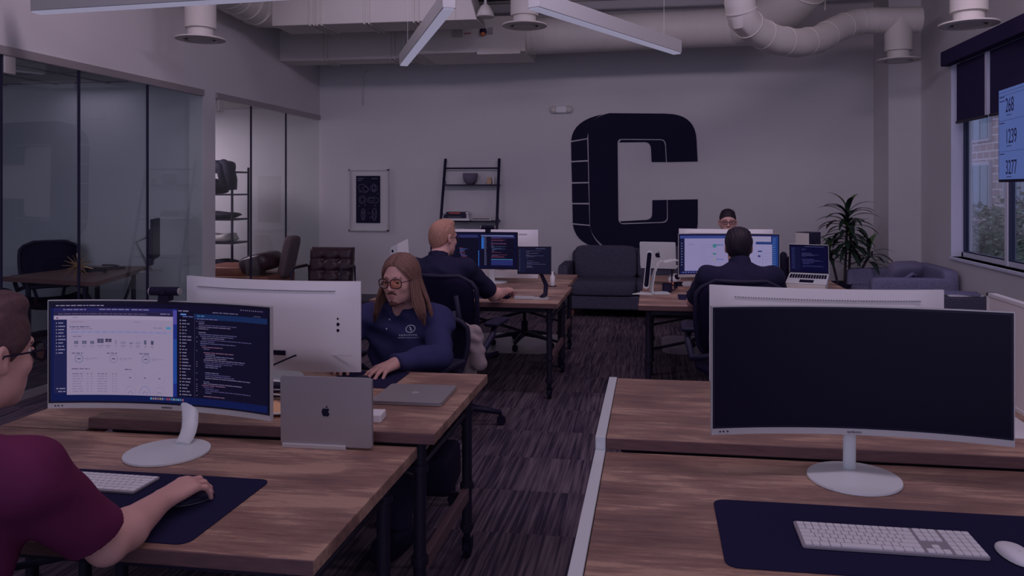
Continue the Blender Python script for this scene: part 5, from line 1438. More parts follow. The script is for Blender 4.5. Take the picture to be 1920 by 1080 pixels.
# ------------------------------------------------------------------ people: one smooth skin each, grown from a blended distance field
class Field:
    def __init__(s, lo, hi, h):
        s.h = h; s.lo = np.array(lo, float)
        s.n = np.ceil((np.array(hi, float) - s.lo) / h).astype(int) + 1
        s.v = np.full(tuple(s.n), .5, np.float32)
        s.ax = [s.lo[i] + h * np.arange(s.n[i]) for i in range(3)]
    def _box(s, lo, hi, pad):
        a = np.maximum(0, np.floor((np.array(lo) - pad - s.lo) / s.h).astype(int))
        b = np.minimum(s.n, np.ceil((np.array(hi) + pad - s.lo) / s.h).astype(int) + 1)
        if np.any(b <= a): return None
        sl = tuple(slice(a[i], b[i]) for i in range(3))
        X = s.ax[0][sl[0]][:, None, None]; Y = s.ax[1][sl[1]][None, :, None]; Z = s.ax[2][sl[2]][None, None, :]
        return sl, X, Y, Z
    def _put(s, sl, d, k, sub=False):
        a = s.v[sl]
        if sub:
            h_ = np.clip(.5 - .5 * (a + d) / k, 0, 1)
            s.v[sl] = a * (1 - h_) + (-d) * h_ + k * h_ * (1 - h_)
        else:
            h_ = np.clip(.5 + .5 * (d - a) / k, 0, 1)
            s.v[sl] = d * (1 - h_) + a * h_ - k * h_ * (1 - h_)
    def cap(s, p0, r0, p1, r1, k=.02, cuts=(), sub=False):
        p0 = np.array(p0, float); p1 = np.array(p1, float); r = max(r0, r1)
        b = s._box(np.minimum(p0, p1) - r, np.maximum(p0, p1) + r, k + 3 * s.h)
        if b is None: return s
        sl, X, Y, Z = b
        d = p1 - p0; L2 = max(1e-9, d @ d)
        t = np.clip(((X - p0[0]) * d[0] + (Y - p0[1]) * d[1] + (Z - p0[2]) * d[2]) / L2, 0, 1)
        q = np.sqrt((X - p0[0] - t * d[0]) ** 2 + (Y - p0[1] - t * d[1]) ** 2 + (Z - p0[2] - t * d[2]) ** 2) - (r0 + (r1 - r0) * t)
        for n_, c_ in cuts: q = np.maximum(q, X * n_[0] + Y * n_[1] + Z * n_[2] - c_)
        s._put(sl, q, k, sub); return s
    def ell(s, c, r, R=None, k=.02, cuts=(), sub=False, fn=None):
        c = np.array(c, float); m = max(r)
        b = s._box(c - m, c + m, k + 3 * s.h)
        if b is None: return s
        sl, X, Y, Z = b
        dx, dy, dz = X - c[0], Y - c[1], Z - c[2]
        if R is not None:
            R = np.array(R)            # columns: local axes in the world
            x = dx * R[0, 0] + dy * R[1, 0] + dz * R[2, 0]; y = dx * R[0, 1] + dy * R[1, 1] + dz * R[2, 1]; z = dx * R[0, 2] + dy * R[1, 2] + dz * R[2, 2]
        else: x, y, z = dx + 0 * dy + 0 * dz, dy + 0 * dx + 0 * dz, dz + 0 * dx + 0 * dy
        k0 = np.sqrt((x / r[0]) ** 2 + (y / r[1]) ** 2 + (z / r[2]) ** 2)
        k1 = np.sqrt((x / r[0] ** 2) ** 2 + (y / r[1] ** 2) ** 2 + (z / r[2] ** 2) ** 2) + 1e-6
        q = k0 * (k0 - 1) / k1
        if fn is not None: q = q + fn(x, y, z)
        for n_, c_ in cuts: q = np.maximum(q, X * n_[0] + Y * n_[1] + Z * n_[2] - c_)
        s._put(sl, q, k, sub); return s
    def cut(s, n_, c_):
        X = s.ax[0][:, None, None]; Y = s.ax[1][None, :, None]; Z = s.ax[2][None, None, :]
        s.v = np.maximum(s.v, (X * n_[0] + Y * n_[1] + Z * n_[2] - c_).astype(np.float32)); return s
    def warp(s, amp, fr, seed=0):
        X = s.ax[0][:, None, None]; Y = s.ax[1][None, :, None]; Z = s.ax[2][None, None, :]
        w_ = np.sin(fr * (X * 1.1 + Z * 1.7) + 2 * np.sin(fr * .6 * (Y + Z) + seed)) * np.sin(fr * .8 * (Y - .6 * Z) + seed * 2 + 1.5 * np.sin(fr * .5 * X))
        s.v = s.v + (amp * w_).astype(np.float32); return s
    def mesh(s, name, m, parent, origin):
        v = s.v; ins = v < 0
        c = np.zeros(tuple(s.n - 1), np.uint8)
        cr = [(i, j, k) for i in (0, 1) for j in (0, 1) for k in (0, 1)]
        g = lambda A, o_: A[o_[0]:A.shape[0] - 1 + o_[0], o_[1]:A.shape[1] - 1 + o_[1], o_[2]:A.shape[2] - 1 + o_[2]]
        for o_ in cr: c += g(ins, o_)
        act = (c > 0) & (c < 8)
        I = np.argwhere(act); n_ = len(I)
        idx = np.full(act.shape, -1, np.int32); idx[act] = np.arange(n_)
        acc = np.zeros((n_, 3)); cnt = np.zeros(n_)
        val = {o_: v[I[:, 0] + o_[0], I[:, 1] + o_[1], I[:, 2] + o_[2]] for o_ in cr}
        for a in cr:
            for ax in range(3):
                if a[ax] == 0:
                    b = list(a); b[ax] = 1; b = tuple(b)
                    va, vb = val[a], val[b]; x = (va < 0) != (vb < 0)
                    t = np.where(x, va / np.where(x, va - vb, 1), 0)
                    p = np.array(a, float)[None, :] + 0 * acc; p[:, ax] = t
                    acc += p * x[:, None]; cnt += x
        P = (I + acc / cnt[:, None]) * s.h + s.lo - np.array(origin)
        quads = []
        for ax in range(3):
            o1, o2 = [(1, 2), (2, 0), (0, 1)][ax]
            sl0 = [slice(None)] * 3; sl1 = [slice(None)] * 3
            sl0[ax] = slice(0, -1); sl1[ax] = slice(1, None)
            A, B = ins[tuple(sl0)], ins[tuple(sl1)]
            ch_ = A != B
            E = np.argwhere(ch_)
            lim = np.array(act.shape)
            ok = (E[:, o1] > 0) & (E[:, o2] > 0) & (E[:, o1] < lim[o1]) & (E[:, o2] < lim[o2])
            E = E[ok]; fl = A[E[:, 0], E[:, 1], E[:, 2]]
            def q(d1, d2):
                F_ = E.copy(); F_[:, o1] -= d1; F_[:, o2] -= d2
                return idx[F_[:, 0], F_[:, 1], F_[:, 2]]
            Q = np.stack([q(1, 1), q(0, 1), q(0, 0), q(1, 0)], 1)
            Q[~fl] = Q[~fl][:, ::-1]
            quads.append(Q)
        Q = np.concatenate(quads); Q = Q[(Q >= 0).all(1)]
        me = bpy.data.meshes.new(name)
        me.vertices.add(len(P)); me.vertices.foreach_set('co', P.astype(np.float32).ravel())
        me.loops.add(len(Q) * 4); me.polygons.add(len(Q))
        me.loops.foreach_set('vertex_index', Q.astype(np.int32).ravel())
        me.polygons.foreach_set('loop_start', np.arange(0, len(Q) * 4, 4, dtype=np.int32))
        me.update(calc_edges=True)
        me.polygons.foreach_set('use_smooth', [True] * len(Q))
        me.materials.append(m)
        o = bpy.data.objects.new(name, me); C.objects.link(o); o.parent = parent
        return o

V = Vector
def frame(yaw, pitch=0, roll=0):
    """columns: right, forward, up; yaw is the world angle of 'forward'"""
    return Matrix.Rotation(yaw - PI / 2, 3, 'Z') @ Matrix.Rotation(pitch, 3, 'X') @ Matrix.Rotation(roll, 3, 'Y')
def hl(H, x, y, z): return H['c'] + H['R'] @ (V((x, y, z)) * H['s'])
def head(f, H, ears=True, lips=True):
    R = H['R']; s = H['s']; q = lambda *a: hl(H, *a); r = lambda *a: tuple(v * s for v in a)
    f.ell(q(0, -.012, .032), r(.074, .094, .088), R, k=.02)
    f.ell(q(0, .022, -.025), r(.063, .068, .085), R, k=.03)
    f.ell(q(0, .038, -.075), r(.047, .050, .040), R, k=.03)
    f.ell(q(0, .070, -.100), r(.020, .018, .018), R, k=.02)
    for e in (-1, 1):
        f.ell(q(e * .040, .058, -.028), r(.022, .022, .018), R, k=.02)
        f.ell(q(e * .046, .0, -.065), r(.016, .038, .03), R, k=.03)
    f.cap(q(-.034, .080, .024), .010 * s, q(.034, .080, .024), .010 * s, k=.016)
    for e in (-1, 1): f.ell(q(e * .031, .098, .003), r(.019, .018, .013), R, k=.012, sub=True)
    f.cap(q(0, .086, .012), .007 * s, q(0, .106, -.028), .0115 * s, k=.010)
    for e in (-1, 1): f.ell(q(e * .012, .097, -.033), r(.0085, .010, .007), R, k=.005)
    if lips:
        f.cap(q(-.018, .089, -.060), .005 * s, q(.018, .089, -.060), .005 * s, k=.006)
        f.cap(q(-.014, .088, -.071), .006 * s, q(.014, .088, -.071), .006 * s, k=.006)
    if ears:
        for e in (-1, 1):
            Re = R @ Matrix.Rotation(e * .35, 3, 'Z')
            f.ell(q(e * .079, -.012, -.002), r(.009, .018, .031), Re, k=.008)
            f.ell(q(e * .088, -.010, .002), r(.006, .009, .017), Re, k=.004, sub=True)
            f.ell(q(e * .077, -.004, -.026), r(.007, .009, .011), R, k=.006)
def hand(f, W, fw, up, th, curl=(.35, .55, .4), s=1.0, spread=.10, k=.007):
    W = V(W); fw = V(fw).normalized(); up = (V(up) - fw * V(up).dot(fw)).normalized(); th = V(th); th = (th - fw * th.dot(fw) - up * th.dot(up)).normalized()
    off = (.029, .010, -.009, -.027); ml = (.086, .088, .083, .075)
    ln = ((.041, .025, .020), (.046, .029, .021), (.042, .027, .021), (.033, .020, .018))
    rad = ((.0098, .0085, .0075), (.010, .0088, .0077), (.0096, .0083, .0074), (.0086, .0074, .0066))
    f.ell(W + fw * .045 * s + up * -.002, (.036 * s, .052 * s, .0155 * s), Matrix((th, fw, up)).transposed(), k=.012)
    for i in range(4):
        K = W + (fw * ml[i] + th * off[i] + up * (.006 - .004 * abs(i - 1.2))) * s
        f.cap(W + th * off[i] * .45 * s, .016 * s, K, .0118 * s, k=.014)
        d = (fw + th * spread * (1.3 - i)).normalized(); p = K; a = 0
        for j in range(3):
            a += curl[j] * (1 + .08 * i)
            e = p + (d * math.cos(a) - up * math.sin(a)) * ln[i][j] * s
            r0 = rad[i][j] * s; r1 = (rad[i][j + 1] if j < 2 else rad[i][j] * .88) * s
            f.cap(p, r0, e, r1, k=.0045 if j else .009)
            p = e
    p = W + (fw * .022 + th * .022 - up * .004) * s
    for l_, dr, r0, r1 in ((.040, fw * .75 + th * .62 - up * .25, .0155, .0120), (.030, fw * .92 + th * .30 - up * .28, .0115, .0100), (.024, fw * .98 + th * .02 - up * .20, .0100, .0078)):
        e = p + dr.normalized() * l_ * s
        f.cap(p, r0 * s, e, r1 * s, k=.010); p = e
SK = {}
def person(label, P):
    t = thing('person', label, 'person', P['root'])
    O = P['root']; g = lambda k: V(P[k])
    H = dict(c=g('head'), R=frame(P['hyaw'], P.get('hpitch', 0), P.get('hroll', 0)), s=P.get('hs', 1.0)); P['H'] = H
    B = frame(P['byaw'])                       # body frame: right, forward, up
    sh = {1: g('shR'), -1: g('shL')}; el = {1: g('elR'), -1: g('elL')}; wr = {1: g('wrR'), -1: g('wrL')}
    neck = g('neck'); chest = g('chest'); pel = g('pelvis')
    pts = [H['c'], *sh.values(), *el.values(), *wr.values(), neck, chest, pel] + [wr[e] + V(P['hd'][e]).normalized() * .2 for e in (1, -1)]
    lo = [min(p[i] for p in pts) - .17 for i in range(3)]; hi = [max(p[i] for p in pts) + .17 for i in range(3)]
    f = Field(lo, hi, P.get('h', .005))
    head(f, H, P.get('ears', True))
    f.cap(hl(H, 0, -.025, -.075), .053 * H['s'], neck, .060, k=.03)
    f.cap(neck, .058, chest, .10, k=.05)
    f.ell(chest, (.15, .095, .17), B, k=.05); f.ell(pel + (chest - pel) * .35, (.14, .10, .17), B, k=.05)
    for e in (1, -1):
        f.cap(neck + V((0, 0, -.03)), .045, sh[e], .048, k=.04)
        el_mid = el[e]
        f.cap(sh[e], .050, el_mid, .040, k=.02)
        f.cap(sh[e].lerp(el_mid, .35), .047, sh[e].lerp(el_mid, .7), .044, k=.02)
        f.cap(el_mid, .041, el_mid.lerp(wr[e], .32), .0455, k=.015)
        f.cap(el_mid.lerp(wr[e], .32), .0455, wr[e], .0265, k=.015)
        hd = V(P['hd'][e])
        hand(f, wr[e], hd, P.get('hup', {}).get(e, (0, 0, 1)), P['th'][e], P.get('curl', {}).get(e, (.35, .55, .4)), P.get('hands', 1.0), P.get('spread', .10))
    body = f.mesh('body', P.get('skin', M['skin']), t, O)
    # shirt
    f = Field(lo, hi, P.get('hc', .006)); sc = P.get('build', 1.0)
    f.cap(sh[1], .070, sh[-1], .070, k=.05)
    f.cap(neck + V((0, 0, -.02)), .072, chest, .10, k=.05)
    f.ell(chest, (.185 * sc, .125 * sc, .20), B, k=.06)
    f.ell(pel.lerp(chest, .45), (.168 * sc, .13 * sc, .20), B, k=.06)
    f.ell(pel, (.17 * sc, .125 * sc, .12), B, k=.06)
    for e in (1, -1):
        fr = P['sleeve']
        if fr <= 1:
            end = sh[e].lerp(el[e], fr); d = (el[e] - sh[e]).normalized()
            c_ = d.dot(end)
            f.cap(sh[e], .070, end + d * .06, .062, k=.035, cuts=[(d, c_)])
        else:
            f.cap(sh[e], .072, el[e], .056, k=.035); f.cap(el[e], .058, el[e].lerp(wr[e], .5), .052, k=.02)
            d = (wr[e] - el[e]).normalized(); end = wr[e] - d * .005
            f.cap(el[e].lerp(wr[e], .4), .052, end, .038, k=.02, cuts=[(d, d.dot(end))])
            f.cap(wr[e] - d * .055, .040, end, .0385, k=.004, cuts=[(d, d.dot(end))])
    f.warp(P.get('wr', .0045), P.get('wf', 26), P.get('seed', 1))
    f.cap(neck + V((0, 0, .005)), .058, neck + (hl(H, 0, -.02, -.07) - neck) * 1.2, .066, k=.008, sub=True)
    if P.get('open'):
        dr = B @ V((0, 1, 0)); f.cap(neck + dr * .07 + V((0, 0, .01)), .034, neck + dr * .125 - V((0, 0, .055)), .012, k=.006, sub=True)
    shirt = f.mesh('shirt', P['shirt'], t, O)
    if P.get('collar'):
        f = Field([neck[i] - .16 for i in range(3)], [neck[i] + .16 for i in range(3)], .004)
        up = (hl(H, 0, -.03, -.10) - neck).normalized(); up = (up + V((0, 0, 1.2))).normalized()
        f.cap(neck - up * .02, .078, neck + up * .034, .069, k=.01)
        f.cap(neck - up * .08, .062, neck + up * .12, .063, k=.006, sub=True)
        if P.get('open'):
            dr = B @ V((0, 1, 0)); f.cap(neck + dr * .05 - up * .04, .018, neck + dr * .09 + up * .05, .03, k=.006, sub=True)
        f.mesh('collar', P['shirt'], t, O)
    # trousers
    kn = {e: V(P['knee'][e]) for e in (1, -1)}; an = {e: V((kn[e].x + (B @ V((0, .02, 0))).x, kn[e].y + (B @ V((0, .02, 0))).y, .11)) for e in (1, -1)}
    pts = [pel, *kn.values(), *an.values()]
    f = Field([min(p[i] for p in pts) - .2 for i in range(3)], [max(p[i] for p in pts) + .2 for i in range(3)], .010)
    f.ell(pel, (.175, .13, .11), B, k=.05)
    for e in (1, -1):
        hp = pel + B @ V((e * .09, 0, -.02))
        f.cap(hp, .090, kn[e], .066, k=.05); f.cap(kn[e], .064, an[e], .048, k=.02, cuts=[((0, 0, -1), -.085)])
    f.mesh('trousers', P.get('trousers', M['pants']), t, O)
    for e in (1, -1):
        fwd = B @ V((0, 1, 0)); sm_ = MB()
        c_ = an[e] + fwd * .05 - V(O)
        soft(sm_, (c_.x, c_.y, .052), (.095, .27, .10), .55, n=20, M3=B); sm_.v = [(x, y, max(.0, z)) for x, y, z in sm_.v]
        sm_.build('shoe', M['rubber'], t, smooth=True)
    # eyes
    if P.get('eyes', True):
        for e in (-1, 1):
            c_ = hl(H, e * .031, .0745, .003) - V(O)
            eo = MB().ball(c_, .0125 * H['s'], 16).build('eye', mat('eye_white', (128, 116, 128), .3) if 'eye_white' not in bpy.data.materials else bpy.data.materials['eye_white'], t, smooth=True)
            d = H['R'] @ V((0, 1, -.15)).normalized()
            MB().ball(c_ + d * .0080, .0062, 12).build('iris', M['leather'], eo, smooth=True)
        # eyelids
        for e in (-1, 1):
            a = [hl(H, e * .031 + x, .0855 - 14 * x * x, .0085 - 8 * x * x) - V(O) for x in (-.014, -.007, 0, .007, .014)]
            MB().tube(a, .0032, 6).build('eyelid', P.get('skin', M['skin']), t, smooth=True)
    return t, H, O
def brows(t, H, O, m, y=.0915, z=.024):
    for e in (-1, 1):
        a = [hl(H, e * x, y - 5 * (x - .012) ** 2 * 2.4, z + zz) - V(O) for x, zz in ((.014, .0), (.026, .004), (.038, .004), (.048, -.003))]
        MB().tube(a, [.003, .0038, .0035, .002], 8, sq=.7).build('eyebrow', m, t, smooth=True)
def glasses(t, H, O, m=None, lens=None, w_=.026, h_=.019, y=.108, rim=.0021):
    m = m or M['rubber']
    gl = MB(); q = lambda x, yy, z: hl(H, x, yy, z) - V(O)
    for e in (-1, 1):
        a = []
        for k in range(25):
            an = 2 * PI * k / 24; c_, s_ = math.cos(an), math.sin(an)
            x = e * .0335 + w_ * math.copysign(abs(c_) ** .7, c_); z = .0 + h_ * math.copysign(abs(s_) ** .75, s_)
            a.append(q(x, y - 3.2 * x * x, z))
        gl.tube(a, rim, 8, cap=False)
        gl.tube([q(e * .0605, y - .012, .006), q(e * .074, y - .03, .007), q(e * .082, .03, .006), q(e * .083, -.01, .006), q(e * .080, -.022, -.012)], .0021, 6)
        ln = MB(); P_ = [q(e * .0335 + w_ * .97 * math.copysign(abs(math.cos(2 * PI * k / 24)) ** .7, math.cos(2 * PI * k / 24)), y - 3.2 * (e * .0335 + w_ * .97 * math.cos(2 * PI * k / 24)) ** 2, h_ * .97 * math.copysign(abs(math.sin(2 * PI * k / 24)) ** .75, math.sin(2 * PI * k / 24))) for k in range(24)]
        ln.add(P_, [tuple(range(24))])
    gl.tube([q(-.008, y, .004), q(0, y + .001, .007), q(.008, y, .004)], .002, 6)
    go = gl.build('glasses', m, t, smooth=True)
    for e in (-1, 1):
        ln = MB(); P_ = []
        for k in range(24):
            c_, s_ = math.cos(2 * PI * k / 24), math.sin(2 * PI * k / 24)
            x = e * .0335 + w_ * .97 * math.copysign(abs(c_) ** .7, c_)
            P_.append(q(x, y - 3.2 * x * x, h_ * .97 * math.copysign(abs(s_) ** .75, s_)))
        ln.add(P_, [tuple(range(24))]).build('spectacle_lens', lens or M['lens'], go, fix=False)
def short_hair(t, H, O, m, th=.009, plane=(.79, .012), top=None, h=.0035, side=.006, seed=1, name='hair'):
    c = H['c']; R = H['R']; s = H['s']
    f = Field([c[i] - .16 for i in range(3)], [c[i] + .16 for i in range(3)], h)
    n_l = V((0, plane[0], -1)).normalized()                      # keep points with n_l . p < const
    n_w = R @ n_l; c_w = n_w.dot(c) + plane[1] * s / math.sqrt(1 + plane[0] ** 2)
    rough = lambda x, y, z: .0016 * np.sin(190 * x + 60 * z + seed) * np.sin(55 * y + 120 * x) + .0012 * np.sin(330 * x + 80 * y)
    f.ell(hl(H, 0, -.012, .032), tuple(v * s for v in (.074 + side, .094 + th, .088 + th)), R, k=.01, fn=rough)
    f.ell(hl(H, 0, -.045, -.01), tuple(v * s for v in (.066 + side * .5, .058 + th * .5, .075)), R, k=.02, fn=rough)
    if top:
        for (x, y, z, a, b, d) in top: f.ell(hl(H, x, y, z), (a * s, b * s, d * s), R, k=.015, fn=rough)
    f.cut(n_w, c_w)
    # clear the face: nothing in front of the temple line
    fc = R @ V((0, 1, 0)); fz = R @ V((0, 0, 1))
    f.ell(hl(H, 0, .105, -.005), (.064 * s, .050 * s, .064 * s), R, k=.008, sub=True)
    for e in (-1, 1): f.ell(hl(H, e * .085, -.006, -.01), (.02 * s, .024 * s, .032 * s), R, k=.006, sub=True)
    return f.mesh(name, m, t, O)

M['pants'] = mat('dark_trousers', alb=(.03, .028, .06), rough=.9, spec=.1)
M['maroon'] = noisy(mat('maroon_cotton', alb=(.155, .028, .085), rough=.9, spec=.1), 18, .15)
M['navy'] = noisy(mat('navy_pique', alb=(.045, .046, .135), rough=.85, spec=.15), 18, .15)
M['blackshirt'] = noisy(mat('black_cotton', alb=(.026, .024, .060), rough=.9, spec=.12), 18, .2)

# --- the person in maroon at the nearest left desk, seen from behind their right shoulder
tA, HA, OA = person('person in a maroon t-shirt and dark glasses at the left edge, hand on mouse', dict(
    root=(-1.42, 1.25, 0), head=(-1.412, 1.455, 1.165), hyaw=PI / 2 - .20, hpitch=-.06, hs=.98, neck=(-1.42, 1.375, 1.015), byaw=PI / 2 - .05,
    shR=(-1.215, 1.355, .955), shL=(-1.625, 1.36, .955), elR=(-1.180, 1.535, .742), elL=(-1.72, 1.53, .745),
    wrR=(-1.205, 1.765, .748), wrL=(-1.64, 1.76, .742), chest=(-1.42, 1.335, .84), pelvis=(-1.44, 1.235, .56),
    hd={1: (.20, 1, .10), -1: (.15, 1, 0)}, th={1: (-1, .2, 0), -1: (1, .2, 0)}, curl={1: (.30, .50, .32), -1: (.3, .4, .3)},
    knee={1: (-1.30, 1.66, .50), -1: (-1.60, 1.66, .50)}, sleeve=.80, shirt=M['maroon'], h=.0038, hc=.005, seed=3, wr=.004, wf=20, build=1.0, spread=.13, hands=1.0))
short_hair(tA, HA, OA, M['hair_brown'], th=.013, side=.008, plane=(.72, .022), h=.003, top=[(0, .02, .105, .06, .07, .035)])
brows(tA, HA, OA, M['hair_brown']); glasses(tA, HA, OA, y=.114, rim=.0030, h_=.021)
# --- long-haired person in navy
tB, HB, OB = person('person with long brown hair and tinted glasses in a navy polo, at the left desk', dict(
    root=(-1.19, 3.62, 0), head=(-1.172, 3.49, 1.098), hyaw=math.radians(-101), hpitch=-.11, hs=.96, neck=(-1.175, 3.575, .955), byaw=math.radians(-104),
    shR=(-1.375, 3.62, .885), shL=(-1.015, 3.585, .890), elR=(-1.47, 3.40, .80), elL=(-.955, 3.375, .762),
    wrR=(-1.32, 3.22, .775), wrL=(-1.085, 3.165, .778), chest=(-1.19, 3.60, .79), pelvis=(-1.15, 3.66, .54),
    hd={1: (.1, -1, 0), -1: (-.42, -1, -.10)}, th={1: (1, 0, 0), -1: (-1, .3, 0)}, curl={1: (.3, .4, .3), -1: (.22, .30, .25)},
    knee={1: (-1.33, 3.18, .47), -1: (-1.05, 3.16, .47)}, sleeve=2, shirt=M['navy'], h=.0045, hc=.005, seed=5, wr=.009, wf=22, build=1.04, collar=True, open=True, spread=.16, ears=True, skin=M['skin']))
brows(tB, HB, OB, M['hair_long']); glasses(tB, HB, OB, lens=M['lens_tint'], w_=.027, h_=.022, y=.110, rim=.0025, m=mat('tortoise_frame', alb=(.05, .02, .035), rough=.3))
q = lambda x, y, z: hl(HB, x, y, z) - V(OB)
f = Field([HB['c'][i] - .14 for i in range(3)], [HB['c'][i] + .14 for i in range(3)], .0025)
for e in (-1, 1):
    f.cap(hl(HB, e * .003, .0945, -.0485), .0048, hl(HB, e * .020, .089, -.054), .0040, k=.004); f.cap(hl(HB, e * .020, .089, -.054), .004, hl(HB, e * .027, .081, -.066), .0025, k=.004)
f.ell(hl(HB, 0, .081, -.099), (.019, .013, .017), HB['R'], k=.006); f.cap(hl(HB, 0, .089, -.083), .004, hl(HB, 0, .086, -.094), .007, k=.005)
for e in (-1, 1): f.cap(hl(HB, e * .012, .077, -.103), .010, hl(HB, e * .038, .045, -.098), .006, k=.01)
f.mesh('beard', mat('beard_hair', alb=(.16, .075, .065), rough=.8), tB, OB)
lp_ = MB().tube([q(-.019, .0895, -.0625), q(-.008, .0955, -.0615), q(0, .0945, -.0625), q(.008, .0955, -.0615), q(.019, .0895, -.0625)], [.0015, .0032, .0028, .0032, .0015], 8).tube([q(-.015, .091, -.069), q(0, .0955, -.071), q(.015, .091, -.069)], [.002, .0042, .002], 8)
lp_.build('lips', mat('lip_skin', alb=(.62, .24, .24), rough=.45), tB, smooth=True)
# hair: locks of strands falling from a centre part
def long_hair():
    rd = random.Random(8); mb = MB()
    Rinv = HB['R'].transposed(); down = Rinv @ V((0, 0, -1))
    for k in range(1500):
        e = rd.choice((-1, 1)); u = rd.random()
        y0 = .064 - .150 * u                                  # along the part, forehead to crown
        a0 = rd.uniform(.02, .35)
        # front locks stay beside the face, back ones cover the neck
        az = (1.12 + 1.85 * u + rd.uniform(-.08, .12))            # angle round the head from the front
        pts = []
        n = 16; L_ = rd.uniform(.86, 1.0) * (1.0 - .12 * (u < .15)); clump = 6.28 * int(az * 5) / 7 + rd.uniform(-.3, .3); lay = rd.uniform(0, 1)
        for i in range(n + 1):
            f_ = i / n
            if f_ < .44:
                g_ = (f_ / .44) ** .9
                a1 = V((e * math.sin(az), math.cos(az), -.25)).normalized()
                yy = (y0 + .012) / .096; a_0 = V((e * .03, yy, math.sqrt(max(0, 1 - yy * yy))))
                d_ = (a_0 * (1 - g_) + a1 * g_).normalized(); lf = 1.02 + .16 * lay * g_ + .03 * lay
                p = V((0, -.012, .032)) + V((d_.x * .076 * lf, d_.y * .094 * lf, d_.z * .089 * lf)); last = p
            else:
                g_ = (f_ - .44) / .56
                back = az > 1.7
                out = V((e * (.008 + .062 * math.sin(az) * (1.1 if back else .8)) * g_ ** 1.2, (-.02 if back else .022) * g_, 0))
                wav = V((.008 * math.sin(6 * g_ + clump), .008 * math.cos(5 * g_ + clump), 0))
                p = last + down * (.225 * L_ * g_) + out + wav * g_
                if not back and g_ > .5: p = p + (V((e * .085, .045, p.z)) - p) * .12 * (g_ - .5)
            pts.append(hl(HB, *p) - V(OB))
        mb.tube(pts, [.0024] * 12 + [.0022, .0018, .0014, .0008, .0004][:5], 4)
    return mb
M['hair_long2'] = M['hair_long']
hm = long_hair(); hm.build('long_hair', M['hair_long'], tB, smooth=True, fix=False)
f = Field([HB['c'][i] - .17 for i in range(3)], [HB['c'][i] + .15 for i in range(3)], .004)
f.ell(hl(HB, 0, -.012, .032), (.0755, .0945, .090), HB['R'], k=.01, cuts=[(HB['R'] @ V((0, .62, -.785)), (HB['R'] @ V((0, .62, -.785))).dot(HB['c']) - .016)])
f.ell(hl(HB, 0, -.060, -.07), (.074, .042, .12), HB['R'], k=.02)
f.mesh('hair_base', M['hair_long'], tB, OB)
# embroidered emblem and lettering on the chest, and buttons
Bb = frame(math.radians(-104)); fw_ = Bb @ V((0, 1, 0))
def on_chest(x, z, d=.0):
    c_ = V((-1.19, 3.60, .79)) + Bb @ V((x, 0, z)); return c_ + fw_ * d - V(OB)
thr = mat('white_thread', (118, 112, 136), .8)
def chest_depth(x, z):
    """distance from the chest plane to the shirt surface"""
    dg = bpy.context.evaluated_depsgraph_get()
    o = [c_ for c_ in tB.children if c_.name.startswith('shirt')][0]
    org = on_chest(x, z, .35); hit, loc, nrm, idx = o.ray_cast(org, -fw_)
    return (.35 - (loc - org).length) if hit else .13
bpy.context.view_layer.update()
eb = MB(); ex, ez = -.098, .078
for rr in (.016,):
    eb.tube([on_chest(ex + 1.25 * rr * math.cos(a * PI / 10), ez + rr * math.sin(a * PI / 10), chest_depth(ex + 1.25 * rr * math.cos(a * PI / 10), ez + rr * math.sin(a * PI / 10)) + .001) for a in range(21)], .0022, 6, cap=False)
d_ = chest_depth(ex, ez) + .0015
eb.tube([on_chest(ex - .004, ez - .009, d_), on_chest(ex, ez + .004, d_), on_chest(ex + .005, ez + .008, d_)], .0028, 6); eb.tube([on_chest(ex - .008, ez - .002, d_), on_chest(ex + .007, ez - .003, d_)], .0018, 6)
rd = random.Random(6)
for (x0_, x1_, z_, h_) in ((.040, -.034, .050, .0075), (.046, -.034, .038, .0038)):
    x = x0_
    while x > x1_:
        w_ = rd.uniform(.004, .008); dd = chest_depth(ex + x, z_) + .0006
        eb.box(on_chest(ex + x + .0, z_ + rd.uniform(0, .001), dd), (w_ * .7, .001, h_ * rd.uniform(.7, 1.1)), rot=Bb); x -= w_ + .0012
eb.build('embroidery', thr, tB)
bt = MB()
for z_ in (.115, .075): bt.ball(on_chest(.012, z_, chest_depth(.012, z_) + .001), .0042, 10)
bt.build('button', thr, tB)

# --- blond person in black
tC, HC, OC = person('blond person in a black shirt and thin glasses, arm resting on the farther left desk', dict(
    root=(-1.44, 5.0, 0), head=(-1.425, 5.15, 1.182), hyaw=math.radians(57), hpitch=-.04, hs=1.0, neck=(-1.44, 5.07, 1.035), byaw=math.radians(82),
    shR=(-1.255, 5.10, .978), shL=(-1.625, 5.08, .978), elR=(-1.125, 5.385, .762), elL=(-1.68, 5.36, .765),
    wrR=(-1.085, 5.63, .762), wrL=(-1.52, 5.60, .762), chest=(-1.44, 5.05, .86), pelvis=(-1.45, 4.92, .58),
    hd={1: (.15, 1, 0.0), -1: (.1, 1, 0)}, th={1: (-1, .2, 0), -1: (1, .2, 0)}, curl={1: (.35, .5, .3), -1: (.3, .4, .3)},
    knee={1: (-1.34, 5.40, .49), -1: (-1.58, 5.40, .49)}, sleeve=.82, shirt=M['blackshirt'], h=.005, hc=.006, seed=2, collar=True, eyes=False, skin=M['skin'], build=1.02))
short_hair(tC, HC, OC, M['hair_blond'], th=.007, side=.003, plane=(.62, .010), top=[(0, .02, .098, .056, .066, .034)])
glasses(tC, HC, OC, m=M['rubber'], rim=.0014)
